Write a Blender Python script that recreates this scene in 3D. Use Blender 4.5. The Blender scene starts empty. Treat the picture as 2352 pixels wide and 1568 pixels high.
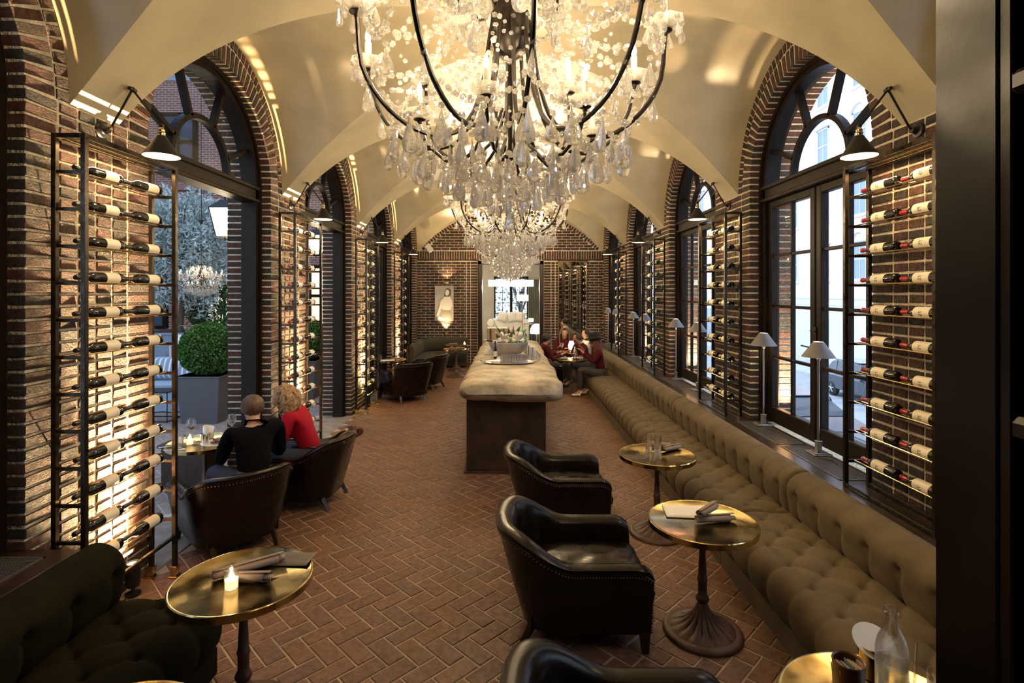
import bpy, bmesh, math, random
import numpy as np
from mathutils import Vector, Matrix, Euler
random.seed(7)
RNG = np.random.default_rng(11)
PI = math.pi
sc = bpy.context.scene
COL = sc.collection
# ---------------------------------------------------------------- camera
cam_d = bpy.data.cameras.new('camera')
cam = bpy.data.objects.new('camera', cam_d)
COL.objects.link(cam)
cam.location = (0, 0, 2.2)
cam.rotation_euler = (PI / 2, 0, 0)
cam_d.sensor_width = 36.0
cam_d.sensor_fit = 'HORIZONTAL'
cam_d.lens = 1230.0 / 2352.0 * 36.0
cam_d.shift_x = 4.0 / 2352.0
cam_d.shift_y = -113.0 / 2352.0
cam_d.clip_start = 0.05
cam_d.clip_end = 300
sc.camera = cam
# ---------------------------------------------------------------- world, exposure
sc.view_settings.view_transform = 'Standard'
sc.view_settings.look = 'None'
sc.view_settings.gamma = 1.0
sc.view_settings.use_curve_mapping = False
sc.view_settings.exposure = 0.28
SKY = (0.62, 0.78, 1.0)
SKY_STRENGTH = 2.5
P_CHAND = 10.5       # watts per chandelier bulb
P_UP = 9500.0         # watts per pier uplight
P_UP_RIGHT = 12.0
P_TROUGH = 5.0      # light strip under each rack top
P_SCONCE = 10.0
P_SILL_LAMP = 2.6
P_BACKROOM = 110.0
P_PICTURE = 75.0
world = bpy.data.worlds.new('dusk_sky')
sc.world = world
world.use_nodes = True
_bg = world.node_tree.nodes['Background']
_bg.inputs[0].default_value = (*SKY, 1)
_bg.inputs[1].default_value = SKY_STRENGTH
cy = sc.cycles
cy.max_bounces = 10
cy.diffuse_bounces = 3
cy.glossy_bounces = 4
cy.transmission_bounces = 7
cy.transparent_max_bounces = 16
cy.sample_clamp_indirect = 8.0
cy.sample_clamp_direct = 0.0
cy.caustics_reflective = False
cy.caustics_refractive = False
cy.blur_glossy = 0.3
cy.use_adaptive_sampling = True
cy.adaptive_threshold = 0.03
WARM = (1.0, 0.75, 0.44)
WARM2 = (1.0, 0.66, 0.33)

def point_light(name, loc, power, color=WARM, radius=0.02, parent=None):
    d = bpy.data.lights.new(name, 'POINT')
    d.energy = power; d.color = color; d.shadow_soft_size = radius
    o = bpy.data.objects.new(name, d); COL.objects.link(o)
    o.location = loc
    if parent: o.parent = parent
    return o

def spot_light(name, loc, aim, power, angle, blend=0.6, color=WARM2, radius=0.03, parent=None):
    d = bpy.data.lights.new(name, 'SPOT')
    d.energy = power; d.color = color; d.shadow_soft_size = radius
    d.spot_size = math.radians(angle); d.spot_blend = blend
    o = bpy.data.objects.new(name, d); COL.objects.link(o)
    o.location = loc
    v = Vector(aim) - Vector(loc)
    o.rotation_euler = v.to_track_quat('-Z', 'Y').to_euler()
    if parent: o.parent = parent
    return o

def area_light(name, loc, rot, sx, sy, power, color):
    d = bpy.data.lights.new(name, 'AREA')
    d.shape = 'RECTANGLE'; d.size = sx; d.size_y = sy; d.energy = power; d.color = color
    o = bpy.data.objects.new(name, d); COL.objects.link(o)
    o.location = loc; o.rotation_euler = rot
    return o

# ---------------------------------------------------------------- mesh builder
class MB:
    def __init__(s):
        s.v = []; s.f = []; s.M = Matrix.Identity(4)
    def add(s, vs, fs):
        b = len(s.v)
        M = s.M
        s.v += [tuple(M @ Vector(p)) for p in vs]
        s.f += [tuple(b + i for i in f) for f in fs]
    def box(s, x0, x1, y0, y1, z0, z1, bev=0.0):
        if bev <= 0:
            s.add([(x0,y0,z0),(x1,y0,z0),(x1,y1,z0),(x0,y1,z0),(x0,y0,z1),(x1,y0,z1),(x1,y1,z1),(x0,y1,z1)],
                  [(0,3,2,1),(4,5,6,7),(0,1,5,4),(1,2,6,5),(2,3,7,6),(3,0,4,7)])
        else:
            vs, fs = rbox((x1-x0)/2, (y1-y0)/2, (z1-z0)/2, bev)
            cx, cy_, cz = (x0+x1)/2, (y0+y1)/2, (z0+z1)/2
            s.add([(a+cx, b+cy_, c+cz) for a, b, c in vs], fs)
        return s
    def cbox(s, c, h, bev=0.0):
        return s.box(c[0]-h[0], c[0]+h[0], c[1]-h[1], c[1]+h[1], c[2]-h[2], c[2]+h[2], bev)
    def lathe(s, prof, n=24, c=(0,0,0), fl=None, cap=True, a0=0.0, a1=2*PI):
        full = abs(a1 - a0 - 2*PI) < 1e-6
        nn = n if full else n + 1
        vs = []
        for (r, z) in prof:
            for i in range(nn):
                a = a0 + (a1 - a0) * i / n
                rr = fl(r, z, a) if fl else r
                vs.append((c[0] + rr*math.cos(a), c[1] + rr*math.sin(a), c[2] + z))
        fs = []
        for j in range(len(prof)-1):
            for i in range(n):
                k = (i+1) % nn
                fs.append((j*nn+i, j*nn+k, (j+1)*nn+k, (j+1)*nn+i))
        if cap and full:
            if prof[0][0] > 1e-5: fs.append(tuple(reversed(range(nn))))
            if prof[-1][0] > 1e-5: fs.append(tuple((len(prof)-1)*nn + i for i in range(nn)))
        s.add(vs, fs)
        return s
    def tube(s, pts, r, n=8, closed=False, cap=True, flat=1.0):
        pts = [Vector(p) for p in pts]
        N = len(pts)
        rs = r if isinstance(r, (list, tuple)) else [r]*N
        vs = []; up = None
        for i, p in enumerate(pts):
            if closed: t = pts[(i+1) % N] - pts[i-1]
            else: t = pts[min(i+1, N-1)] - pts[max(i-1, 0)]
            if t.length < 1e-9: t = Vector((0, 0, 1))
            t.normalize()
            if up is None:
                up = Vector((0, 0, 1)) if abs(t.z) < .9 else Vector((1, 0, 0))
            a = t.cross(up)
            if a.length < 1e-6: a = t.orthogonal()
            a.normalize(); b = a.cross(t).normalized(); up = b
            for k in range(n):
                th = 2*PI*k/n
                q = p + (a*math.cos(th) + b*math.sin(th)*flat)*rs[i]
                vs.append(tuple(q))
        fs = []
        for j in range(N if closed else N-1):
            j2 = (j+1) % N
            for i in range(n):
                k = (i+1) % n
                fs.append((j*n+i, j*n+k, j2*n+k, j2*n+i))
        if cap and not closed:
            fs.append(tuple(reversed(range(n)))); fs.append(tuple((N-1)*n+i for i in range(n)))
        s.add(vs, fs)
        return s
    def grid(s, P, wrap=False):
        nu = len(P); nv = len(P[0])
        vs = [tuple(p) for row in P for p in row]
        fs = []
        for i in range(nu - (0 if wrap else 1)):
            i2 = (i+1) % nu
            for j in range(nv-1):
                fs.append((i*nv+j, i2*nv+j, i2*nv+j+1, i*nv+j+1))
        s.add(vs, fs)
        return s
    def ball(s, c, r, nu=12, nv=8):
        rx, ry, rz = r if isinstance(r, (list, tuple)) else (r, r, r)
        prof = []
        vs = [(c[0], c[1], c[2]-rz)]
        for j in range(1, nv):
            ph = -PI/2 + PI*j/nv
            for i in range(nu):
                th = 2*PI*i/nu
                vs.append((c[0]+rx*math.cos(ph)*math.cos(th), c[1]+ry*math.cos(ph)*math.sin(th), c[2]+rz*math.sin(ph)))
        vs.append((c[0], c[1], c[2]+rz))
        fs = []
        for i in range(nu):
            fs.append((0, 1+(i+1) % nu, 1+i))
            fs.append((len(vs)-1, 1+(nv-2)*nu+i, 1+(nv-2)*nu+(i+1) % nu))
        for j in range(nv-2):
            for i in range(nu):
                k = (i+1) % nu
                fs.append((1+j*nu+i, 1+j*nu+k, 1+(j+1)*nu+k, 1+(j+1)*nu+i))
        s.add(vs, fs)
        return s
    def data(s, name, m, smooth=True, angle=38, fixn=False):
        me = bpy.data.meshes.new(name)
        me.from_pydata(s.v, [], s.f)
        if fixn:
            bm = bmesh.new(); bm.from_mesh(me)
            bmesh.ops.recalc_face_normals(bm, faces=bm.faces)
            bm.to_mesh(me); bm.free()
        if m is not None: me.materials.append(m)
        if smooth:
            me.polygons.foreach_set('use_smooth', [True]*len(me.polygons))
            me.update()
            me.set_sharp_from_angle(angle=math.radians(angle))
        me.update()
        return me
    def build(s, name, m, parent=None, smooth=True, angle=38, fixn=False):
        return link(name, s.data(name, m, smooth, angle, fixn), parent)

def rbox(hx, hy, hz, b):
    # chamfered box: 24 verts
    b = min(b, hx*.49, hy*.49, hz*.49)
    vs = []; idx = {}
    for sx in (-1, 1):
        for sy in (-1, 1):
            for sz in (-1, 1):
                for ax in range(3):
                    p = [sx*(hx-b), sy*(hy-b), sz*(hz-b)]
                    p[ax] = (sx*hx, sy*hy, sz*hz)[ax]
                    idx[(sx, sy, sz, ax)] = len(vs); vs.append(tuple(p))
    fs = []
    for ax in range(3):
        for sgn in (-1, 1):
            o = [a for a in range(3) if a != ax]
            q = []
            for (p_, r_) in ((-1, -1), (1, -1), (1, 1), (-1, 1)):
                k = [0, 0, 0]; k[ax] = sgn; k[o[0]] = p_; k[o[1]] = r_
                q.append(idx[(k[0], k[1], k[2], ax)])
            flip = (sgn < 0) != (ax == 1)
            fs.append(tuple(reversed(q)) if flip else tuple(q))
    for ax in range(3):   # edges parallel to ax
        o = [a for a in range(3) if a != ax]
        for s0 in (-1, 1):
            for s1 in (-1, 1):
                def V(t, which):
                    k = [0, 0, 0]; k[ax] = t; k[o[0]] = s0; k[o[1]] = s1
                    return idx[(k[0], k[1], k[2], which)]
                q = (V(-1, o[0]), V(1, o[0]), V(1, o[1]), V(-1, o[1]))
                fs.append(q if (s0*s1 < 0) == (ax == 1) else tuple(reversed(q)))
    for sx in (-1, 1):
        for sy in (-1, 1):
            for sz in (-1, 1):
                q = tuple(idx[(sx, sy, sz, a)] for a in range(3))
                fs.append(q if sx*sy*sz > 0 else tuple(reversed(q)))
    return vs, fs

def link(name, me, parent=None):
    o = bpy.data.objects.new(name, me)
    COL.objects.link(o)
    if parent is not None: o.parent = parent
    return o

def tag(o, label=None, cat=None, group=None, kind=None):
    if label: o['label'] = label
    if cat: o['category'] = cat
    if group: o['group'] = group
    if kind: o['kind'] = kind
    return o

def thing(name, label, cat, loc=(0, 0, 0), rz=0.0, group=None, rot=None):
    o = bpy.data.objects.new(name, None)
    COL.objects.link(o)
    o.empty_display_size = 0.05
    o.location = loc
    o.rotation_euler = rot if rot else (0, 0, rz)
    return tag(o, label, cat, group)

def kids(o):
    return [c for c in CH.get(o.name, [])]
CH = {}
def copy_tree(o, parent=None, _top=True):
    c = o.copy(); COL.objects.link(c)
    if parent is not None: c.parent = parent
    for ch in list(o.children):
        copy_tree(ch, c, False)
    return c

def place(proto, first, loc, rz, label, group=None, rot=None, scale=None):
    o = proto if first else copy_tree(proto)
    o.location = loc
    o.rotation_euler = rot if rot else (0, 0, rz)
    if scale: o.scale = (scale, scale, scale)
    o['label'] = label
    if group: o['group'] = group
    return o

# ---------------------------------------------------------------- materials
def newmat(name):
    m = bpy.data.materials.new(name); m.use_nodes = True
    nt = m.node_tree
    return m, nt, nt.nodes['Principled BSDF']

def N(nt, typ, **kw):
    n = nt.nodes.new(typ)
    for k, v in kw.items():
        if k.startswith('i_'):
            n.inputs[k[2:].replace('_', ' ')].default_value = v
        else: setattr(n, k, v)
    return n

def bump_noise(nt, bsdf, scale=30, strength=0.2, dist=0.01, detail=4, coord='Object'):
    tc = N(nt, 'ShaderNodeTexCoord')
    no = N(nt, 'ShaderNodeTexNoise'); no.inputs['Scale'].default_value = scale
    no.inputs['Detail'].default_value = detail
    nt.links.new(tc.outputs[coord], no.inputs['Vector'])
    b = N(nt, 'ShaderNodeBump'); b.inputs['Strength'].default_value = strength
    b.inputs['Distance'].default_value = dist
    nt.links.new(no.outputs['Fac'], b.inputs['Height'])
    nt.links.new(b.outputs['Normal'], bsdf.inputs['Normal'])
    return no, tc

def simple(name, col, rough=0.5, metal=0.0, bump=None, var=None, coat=0.0, sheen=0.0, spec=None, rvar=None):
    m, nt, b = newmat(name)
    b.inputs['Base Color'].default_value = (*col, 1)
    b.inputs['Roughness'].default_value = rough
    b.inputs['Metallic'].default_value = metal
    if spec is not None: b.inputs['Specular IOR Level'].default_value = spec
    if coat: b.inputs['Coat Weight'].default_value = coat; b.inputs['Coat Roughness'].default_value = 0.12
    if sheen:
        b.inputs['Sheen Weight'].default_value = sheen; b.inputs['Sheen Roughness'].default_value = 0.45
        b.inputs['Sheen Tint'].default_value = (*[min(1, c*3+.2) for c in col], 1)
    if bump: bump_noise(nt, b, *bump)
    if var or rvar:
        tc = N(nt, 'ShaderNodeTexCoord'); no = N(nt, 'ShaderNodeTexNoise')
        no.inputs['Scale'].default_value = (var or rvar)[0]; no.inputs['Detail'].default_value = 6
        nt.links.new(tc.outputs['Object'], no.inputs['Vector'])
        if var:
            cr = N(nt, 'ShaderNodeValToRGB')
            cr.color_ramp.elements[0].position = .3; cr.color_ramp.elements[1].position = .7
            cr.color_ramp.elements[0].color = (*[c*var[1] for c in col], 1)
            cr.color_ramp.elements[1].color = (*[min(1, c*var[2]) for c in col], 1)
            nt.links.new(no.outputs['Fac'], cr.inputs['Fac'])
            nt.links.new(cr.outputs['Color'], b.inputs['Base Color'])
        if rvar:
            mr = N(nt, 'ShaderNodeMapRange')
            mr.inputs['From Min'].default_value = .35; mr.inputs['From Max'].default_value = .65
            mr.inputs['To Min'].default_value = rvar[1]; mr.inputs['To Max'].default_value = rvar[2]
            nt.links.new(no.outputs['Fac'], mr.inputs['Value'])
            nt.links.new(mr.outputs['Result'], b.inputs['Roughness'])
    return m

def emis(name, col, strength, base=(0.8, 0.8, 0.8)):
    m, nt, b = newmat(name)
    b.inputs['Base Color'].default_value = (*base, 1)
    b.inputs['Emission Color'].default_value = (*col, 1)
    b.inputs['Emission Strength'].default_value = strength
    m.cycles.emission_sampling = 'NONE'
    return m

def glassy(name, col=(1, 1, 1), clear=0.35, rough=0.0, ior=1.5, glint=0.0):
    """real refraction, with a share of straight-through light so that thin pieces do not shade like solids"""
    m, nt, b = newmat(name)
    b.inputs['Base Color'].default_value = (*col, 1)
    b.inputs['Roughness'].default_value = rough
    b.inputs['IOR'].default_value = ior
    b.inputs['Transmission Weight'].default_value = 1.0
    t = N(nt, 'ShaderNodeBsdfTransparent'); t.inputs[0].default_value = (*col, 1)
    mx = N(nt, 'ShaderNodeMixShader'); mx.inputs[0].default_value = clear
    nt.links.new(b.outputs[0], mx.inputs[1]); nt.links.new(t.outputs[0], mx.inputs[2])
    last = mx
    if glint:      # white matte share added to brighten the crystal, standing in for sparkle
        d = N(nt, 'ShaderNodeBsdfDiffuse'); d.inputs[0].default_value = (.95, .93, .9, 1)
        tr = N(nt, 'ShaderNodeBsdfTranslucent'); tr.inputs[0].default_value = (.95, .93, .9, 1)
        m1 = N(nt, 'ShaderNodeMixShader'); m1.inputs[0].default_value = .5
        nt.links.new(d.outputs[0], m1.inputs[1]); nt.links.new(tr.outputs[0], m1.inputs[2])
        m2 = N(nt, 'ShaderNodeMixShader'); m2.inputs[0].default_value = glint
        nt.links.new(mx.outputs[0], m2.inputs[1]); nt.links.new(m1.outputs[0], m2.inputs[2]); last = m2
    nt.links.new(last.outputs[0], nt.nodes['Material Output'].inputs['Surface'])
    return m

def pane_mat(name, col=(.95, .97, 1.0), refl=1.0):
    m = bpy.data.materials.new(name); m.use_nodes = True; nt = m.node_tree
    nt.nodes.clear()
    out = N(nt, 'ShaderNodeOutputMaterial')
    t = N(nt, 'ShaderNodeBsdfTransparent'); t.inputs[0].default_value = (*col, 1)
    g = N(nt, 'ShaderNodeBsdfGlossy'); g.inputs['Roughness'].default_value = 0.02
    lw = N(nt, 'ShaderNodeLayerWeight'); lw.inputs[0].default_value = .5
    pw = N(nt, 'ShaderNodeMath', operation='POWER'); pw.inputs[1].default_value = 4.0
    nt.links.new(lw.outputs['Facing'], pw.inputs[0])
    fr = N(nt, 'ShaderNodeMath', operation='MULTIPLY_ADD'); fr.inputs[1].default_value = .8; fr.inputs[2].default_value = .05
    nt.links.new(pw.outputs[0], fr.inputs[0])
    mx = N(nt, 'ShaderNodeMixShader')
    nt.links.new(fr.outputs[0], mx.inputs[0]); nt.links.new(t.outputs[0], mx.inputs[1]); nt.links.new(g.outputs[0], mx.inputs[2])
    nt.links.new(mx.outputs[0], out.inputs['Surface'])
    return m

def brick_mat(name, stops, rough=(.55, .85), bump=.6, bscale=55, dirt=0.25):
    m, nt, b = newmat(name)
    oi = N(nt, 'ShaderNodeObjectInfo'); ge = N(nt, 'ShaderNodeNewGeometry')
    ad = N(nt, 'ShaderNodeMath', operation='ADD'); nt.links.new(oi.outputs['Random'], ad.inputs[0]); nt.links.new(ge.outputs['Random Per Island'], ad.inputs[1])
    fr = N(nt, 'ShaderNodeMath', operation='FRACT'); nt.links.new(ad.outputs[0], fr.inputs[0])
    cr = N(nt, 'ShaderNodeValToRGB'); el = cr.color_ramp.elements
    cr.color_ramp.interpolation = 'LINEAR'
    el[0].position = stops[0][0]; el[0].color = (*stops[0][1], 1)
    el[1].position = stops[-1][0]; el[1].color = (*stops[-1][1], 1)
    for p, c in stops[1:-1]:
        e = el.new(p); e.color = (*c, 1)
    nt.links.new(fr.outputs[0], cr.inputs['Fac'])
    ns = N(nt, 'ShaderNodeTexNoise'); ns.inputs['Scale'].default_value = 22; ns.inputs['Detail'].default_value = 8
    ns.inputs['Roughness'].default_value = .7
    nt.links.new(ge.outputs['Position'], ns.inputs['Vector'])
    mr = N(nt, 'ShaderNodeMapRange'); mr.inputs['From Min'].default_value = .3; mr.inputs['From Max'].default_value = .75
    mr.inputs['To Min'].default_value = 1-dirt*1.6; mr.inputs['To Max'].default_value = 1+dirt
    nt.links.new(ns.outputs['Fac'], mr.inputs['Value'])
    mu = N(nt, 'ShaderNodeVectorMath', operation='SCALE')
    nt.links.new(cr.outputs['Color'], mu.inputs[0]); nt.links.new(mr.outputs['Result'], mu.inputs['Scale'])
    nt.links.new(mu.outputs[0], b.inputs['Base Color'])
    mr2 = N(nt, 'ShaderNodeMapRange'); mr2.inputs['From Min'].default_value = .35; mr2.inputs['From Max'].default_value = .65
    mr2.inputs['To Min'].default_value = rough[1]; mr2.inputs['To Max'].default_value = rough[0]
    nt.links.new(ns.outputs['Fac'], mr2.inputs['Value']); nt.links.new(mr2.outputs['Result'], b.inputs['Roughness'])
    nb = N(nt, 'ShaderNodeTexNoise'); nb.inputs['Scale'].default_value = bscale; nb.inputs['Detail'].default_value = 6
    nb.inputs['Roughness'].default_value = .65
    nt.links.new(ge.outputs['Position'], nb.inputs['Vector'])
    bu = N(nt, 'ShaderNodeBump'); bu.inputs['Strength'].default_value = bump; bu.inputs['Distance'].default_value = .02
    nt.links.new(nb.outputs['Fac'], bu.inputs['Height']); nt.links.new(bu.outputs['Normal'], b.inputs['Normal'])
    return m

M = {}
M['brick'] = brick_mat('wall_brick', [(0, (.022, .016, .010)), (.22, (.040, .027, .014)), (.42, (.068, .028, .016)), (.66, (.092, .029, .017)), (.85, (.118, .040, .022)), (1, (.060, .030, .016))], rough=(.5, .8), bump=1.0, bscale=75, dirt=.42)
M['brick_end'] = M['brick']
M['brick_out'] = brick_mat('outside_brick', [(0, (.16, .06, .04)), (.5, (.26, .09, .06)), (1, (.10, .05, .045))])
M['paver'] = brick_mat('floor_brick', [(0, (.165, .080, .044)), (.35, (.235, .108, .056)), (.7, (.185, .095, .054)), (1, (.265, .130, .070))], rough=(.42, .62), bump=.25, bscale=40, dirt=.3)
M['paver_out'] = brick_mat('courtyard_brick', [(0, (.30, .25, .24)), (.5, (.36, .29, .27)), (1, (.26, .22, .22))], rough=(.5, .8), bump=.25)
M['mortar'] = simple('wall_mortar', (.68, .59, .43), .95, bump=(45, 1.0, .03), var=(9, .7, 1.15))
M['mortar_floor'] = simple('floor_mortar', (.50, .38, .25), .85, bump=(70, .5, .01), var=(5, .7, 1.2))
M['mortar_out'] = simple('courtyard_mortar', (.5, .47, .44), .9)
M['plaster'] = simple('vault_plaster', (.49, .425, .285), .27, bump=(1.4, .10, .06), var=(1.8, .86, 1.10), spec=.75)
M['darkwood'] = simple('dark_stained_wood', (.026, .014, .009), .28, bump=(40, .08, .004), var=(14, .7, 1.4))
M['framewood'] = simple('window_frame_paint', (.012, .007, .004), .45, var=(12, .75, 1.3), spec=.14)
M['iron'] = simple('blackened_bronze', (.040, .030, .020), .32, metal=.8, rvar=(18, .22, .42))
M['ironblack'] = simple('black_iron', (.02, .018, .016), .42, metal=.5)
M['chandiron'] = simple('chandelier_iron', (.020, .014, .010), .4, metal=.4)
M['jamb'] = simple('dark_painted_jamb', (.005, .0034, .002), .28, bump=(30, .15, .004), var=(5, .6, 1.4), spec=.16)
M['brass'] = simple('brushed_brass', (.66, .51, .22), .2, metal=1.0, rvar=(7, .10, .27), var=(7, .72, 1.15))
M['brassrod'] = simple('brass_rod', (.75, .58, .30), .2, metal=1.0)
M['castiron'] = simple('cast_iron_brown', (.085, .045, .028), .5, metal=.3, var=(14, .7, 1.4), bump=(50, .3, .004))
M['leather'] = simple('dark_brown_leather', (.0075, .0038, .0024), .27, bump=(70, .05, .002), rvar=(5, .20, .32), spec=.28)
M['nail'] = simple('antique_nailheads', (.25, .15, .08), .35, metal=.9)
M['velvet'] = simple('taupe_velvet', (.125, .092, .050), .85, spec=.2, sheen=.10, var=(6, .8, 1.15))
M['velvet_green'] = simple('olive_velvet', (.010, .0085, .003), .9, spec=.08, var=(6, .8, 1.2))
M['velvet_olive'] = simple('lighter_olive_velvet', (.040, .036, .019), .88, sheen=.15)  # lighter version of the olive velvet, for the far corner sofa
M['stone'] = simple('stone_slab', (.56, .46, .31), .55, bump=(11, .7, .03), var=(3.6, .38, 1.28))
M['rust'] = simple('dark_rusted_steel', (.055, .032, .018), .55, metal=.35, var=(3.5, .5, 1.7), bump=(14, .15, .01))
M['crystal'] = glassy('crystal', (1, .985, .96), .26, glint=.20)
M['glass'] = glassy('clear_glass', (1, 1, 1), .45)
M['bottleglass'] = simple('dark_bottle_glass', (.006, .005, .004), .06, coat=.6)
M['bottlegreen'] = simple('green_bottle_glass', (.012, .045, .014), .07, coat=.6)
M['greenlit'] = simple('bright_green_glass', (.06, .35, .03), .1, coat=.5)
M['label'] = simple('cream_label', (.80, .72, .55), .6)
M['label_white'] = simple('white_label', (.85, .83, .78), .6)
M['ink'] = simple('black_ink', (.02, .02, .02), .6)
M['ink_faint'] = simple('grey_ink', (.35, .3, .22), .6)
M['foil_black'] = simple('black_foil', (.02, .018, .016), .3)
M['foil_red'] = simple('red_foil', (.35, .012, .015), .3, coat=.3)
M['foil_gold'] = simple('gold_foil', (.5, .40, .14), .35, metal=.5)
M['foil_cream'] = simple('cream_foil', (.70, .62, .45), .4)
M['wax'] = simple('ivory_candle', (.85, .78, .6), .5)
M['linen'] = simple('taupe_linen', (.34, .255, .20), .9, bump=(120, .3, .003))
M['paper'] = simple('white_paper', (.93, .90, .84), .7)
M['paper_dark'] = simple('grey_menu_card', (.14, .12, .09), .6)
M['silver'] = simple('polished_silver', (.72, .68, .62), .22, metal=1.0)
M['pewter'] = simple('pewter_shade', (.17, .165, .165), .5, metal=.35, var=(12, .85, 1.1))
M['nickel'] = simple('nickel_stem', (.33, .31, .29), .35, metal=.9)
M['shade_in'] = simple('white_enamel', (.85, .78, .6), .4)
M['pane'] = pane_mat('window_glass')
M['white'] = simple('white_fabric', (.78, .75, .68), .9)
M['cream_wall'] = simple('back_room_plaster', (.66, .62, .52), .6, var=(2, .9, 1.05))
M['skin'] = simple('skin', (.50, .27, .18), .5)
M['flame'] = None
def flame_mat(name, col, strength):
    m = bpy.data.materials.new(name); m.use_nodes = True; nt = m.node_tree; nt.nodes.clear()
    out = N(nt, 'ShaderNodeOutputMaterial'); e = N(nt, 'ShaderNodeEmission'); t = N(nt, 'ShaderNodeBsdfTransparent')
    e.inputs[0].default_value = (*col, 1); e.inputs[1].default_value = strength
    a = N(nt, 'ShaderNodeAddShader'); nt.links.new(e.outputs[0], a.inputs[0]); nt.links.new(t.outputs[0], a.inputs[1])
    nt.links.new(a.outputs[0], out.inputs['Surface']); m.cycles.emission_sampling = 'NONE'
    return m
M['flame'] = flame_mat('flame', (1, .82, .5), 40)
M['litwax'] = emis('lit_wax', (1, .70, .32), 1.6, (.8, .7, .5))
M['bulbglow'] = emis('lamp_glow', (1, .8, .5), 10)
# ================================================================ the setting
WX = 2.83            # wall face (both sides)
S = 3.2              # bay
OPC = [2.05 + S*k for k in range(5)]     # centres of the arched openings
R0 = 1.07; ZS = 3.40
YE = 16.25; YN = 1.2
SILL = 0.70
_cache = {}
def brick_mesh(sx, sy, sz, var, m, bev=.0045):
    J = .0016 if bev > .0042 else .0009
    key = (round(sx, 4), round(sy, 4), round(sz, 4), var, m.name)
    if key in _cache: return _cache[key]
    vs, fs = rbox(sx/2, sy/2, sz/2, bev)
    rg = random.Random(var*77+5)
    vs = [tuple(c + rg.uniform(-J, J) for c in p) for p in vs]
    mb = MB(); mb.v = vs; mb.f = fs
    me = mb.data('brick', m, smooth=False)
    _cache[key] = (me, np.array(vs), fs)
    return _cache[key]

class Bricks:
    def __init__(s, m, name='brick', bev=.0045): s.L = []; s.m = m; s.name = name; s.bev = bev
    def add(s, c, d, R=None, jit=.003):
        c = Vector(c) + Vector((random.uniform(-jit, jit)*.6, random.uniform(-jit, jit)*.6, random.uniform(-jit, jit)*.4))
        s.L.append((c, d, R if R is not None else Matrix.Identity(3), random.randrange(4)))
    def weight(s, b):
        c, d = b[0], b[1]
        if c.y < .3: return 0
        px = 1172 + 1230*c.x/c.y; py = 671 - 1230*(c.z-2.2)/c.y
        if not (-10 < px < 2150 and -10 < py < 1580): return 0
        ds = sorted(d)
        return ds[1]*ds[2]/c.y**2
    def emit(s, parent, limit=300, rest_name='brick_field'):
        L = sorted(s.L, key=s.weight, reverse=True)
        for (c, d, R, v) in L[:limit]:
            me = brick_mesh(*d, v, s.m, s.bev)[0]
            o = link(s.name, me, parent)
            o.matrix_local = Matrix.Translation(c) @ R.to_4x4()
        rest = L[limit:]
        if rest:
            vs = []; fs = []; base = 0
            for (c, d, R, v) in rest:
                _, va, fa = brick_mesh(*d, v, s.m, s.bev)
                w = va @ np.array(R).T + np.array(c)
                vs.append(w); fs += [tuple(base+i for i in f) for f in fa]; base += len(va)
            me = bpy.data.meshes.new(rest_name)
            me.from_pydata(np.concatenate(vs).tolist(), [], fs); me.materials.append(s.m)
            o = link(rest_name, me, parent); o['kind'] = 'stuff'

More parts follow.
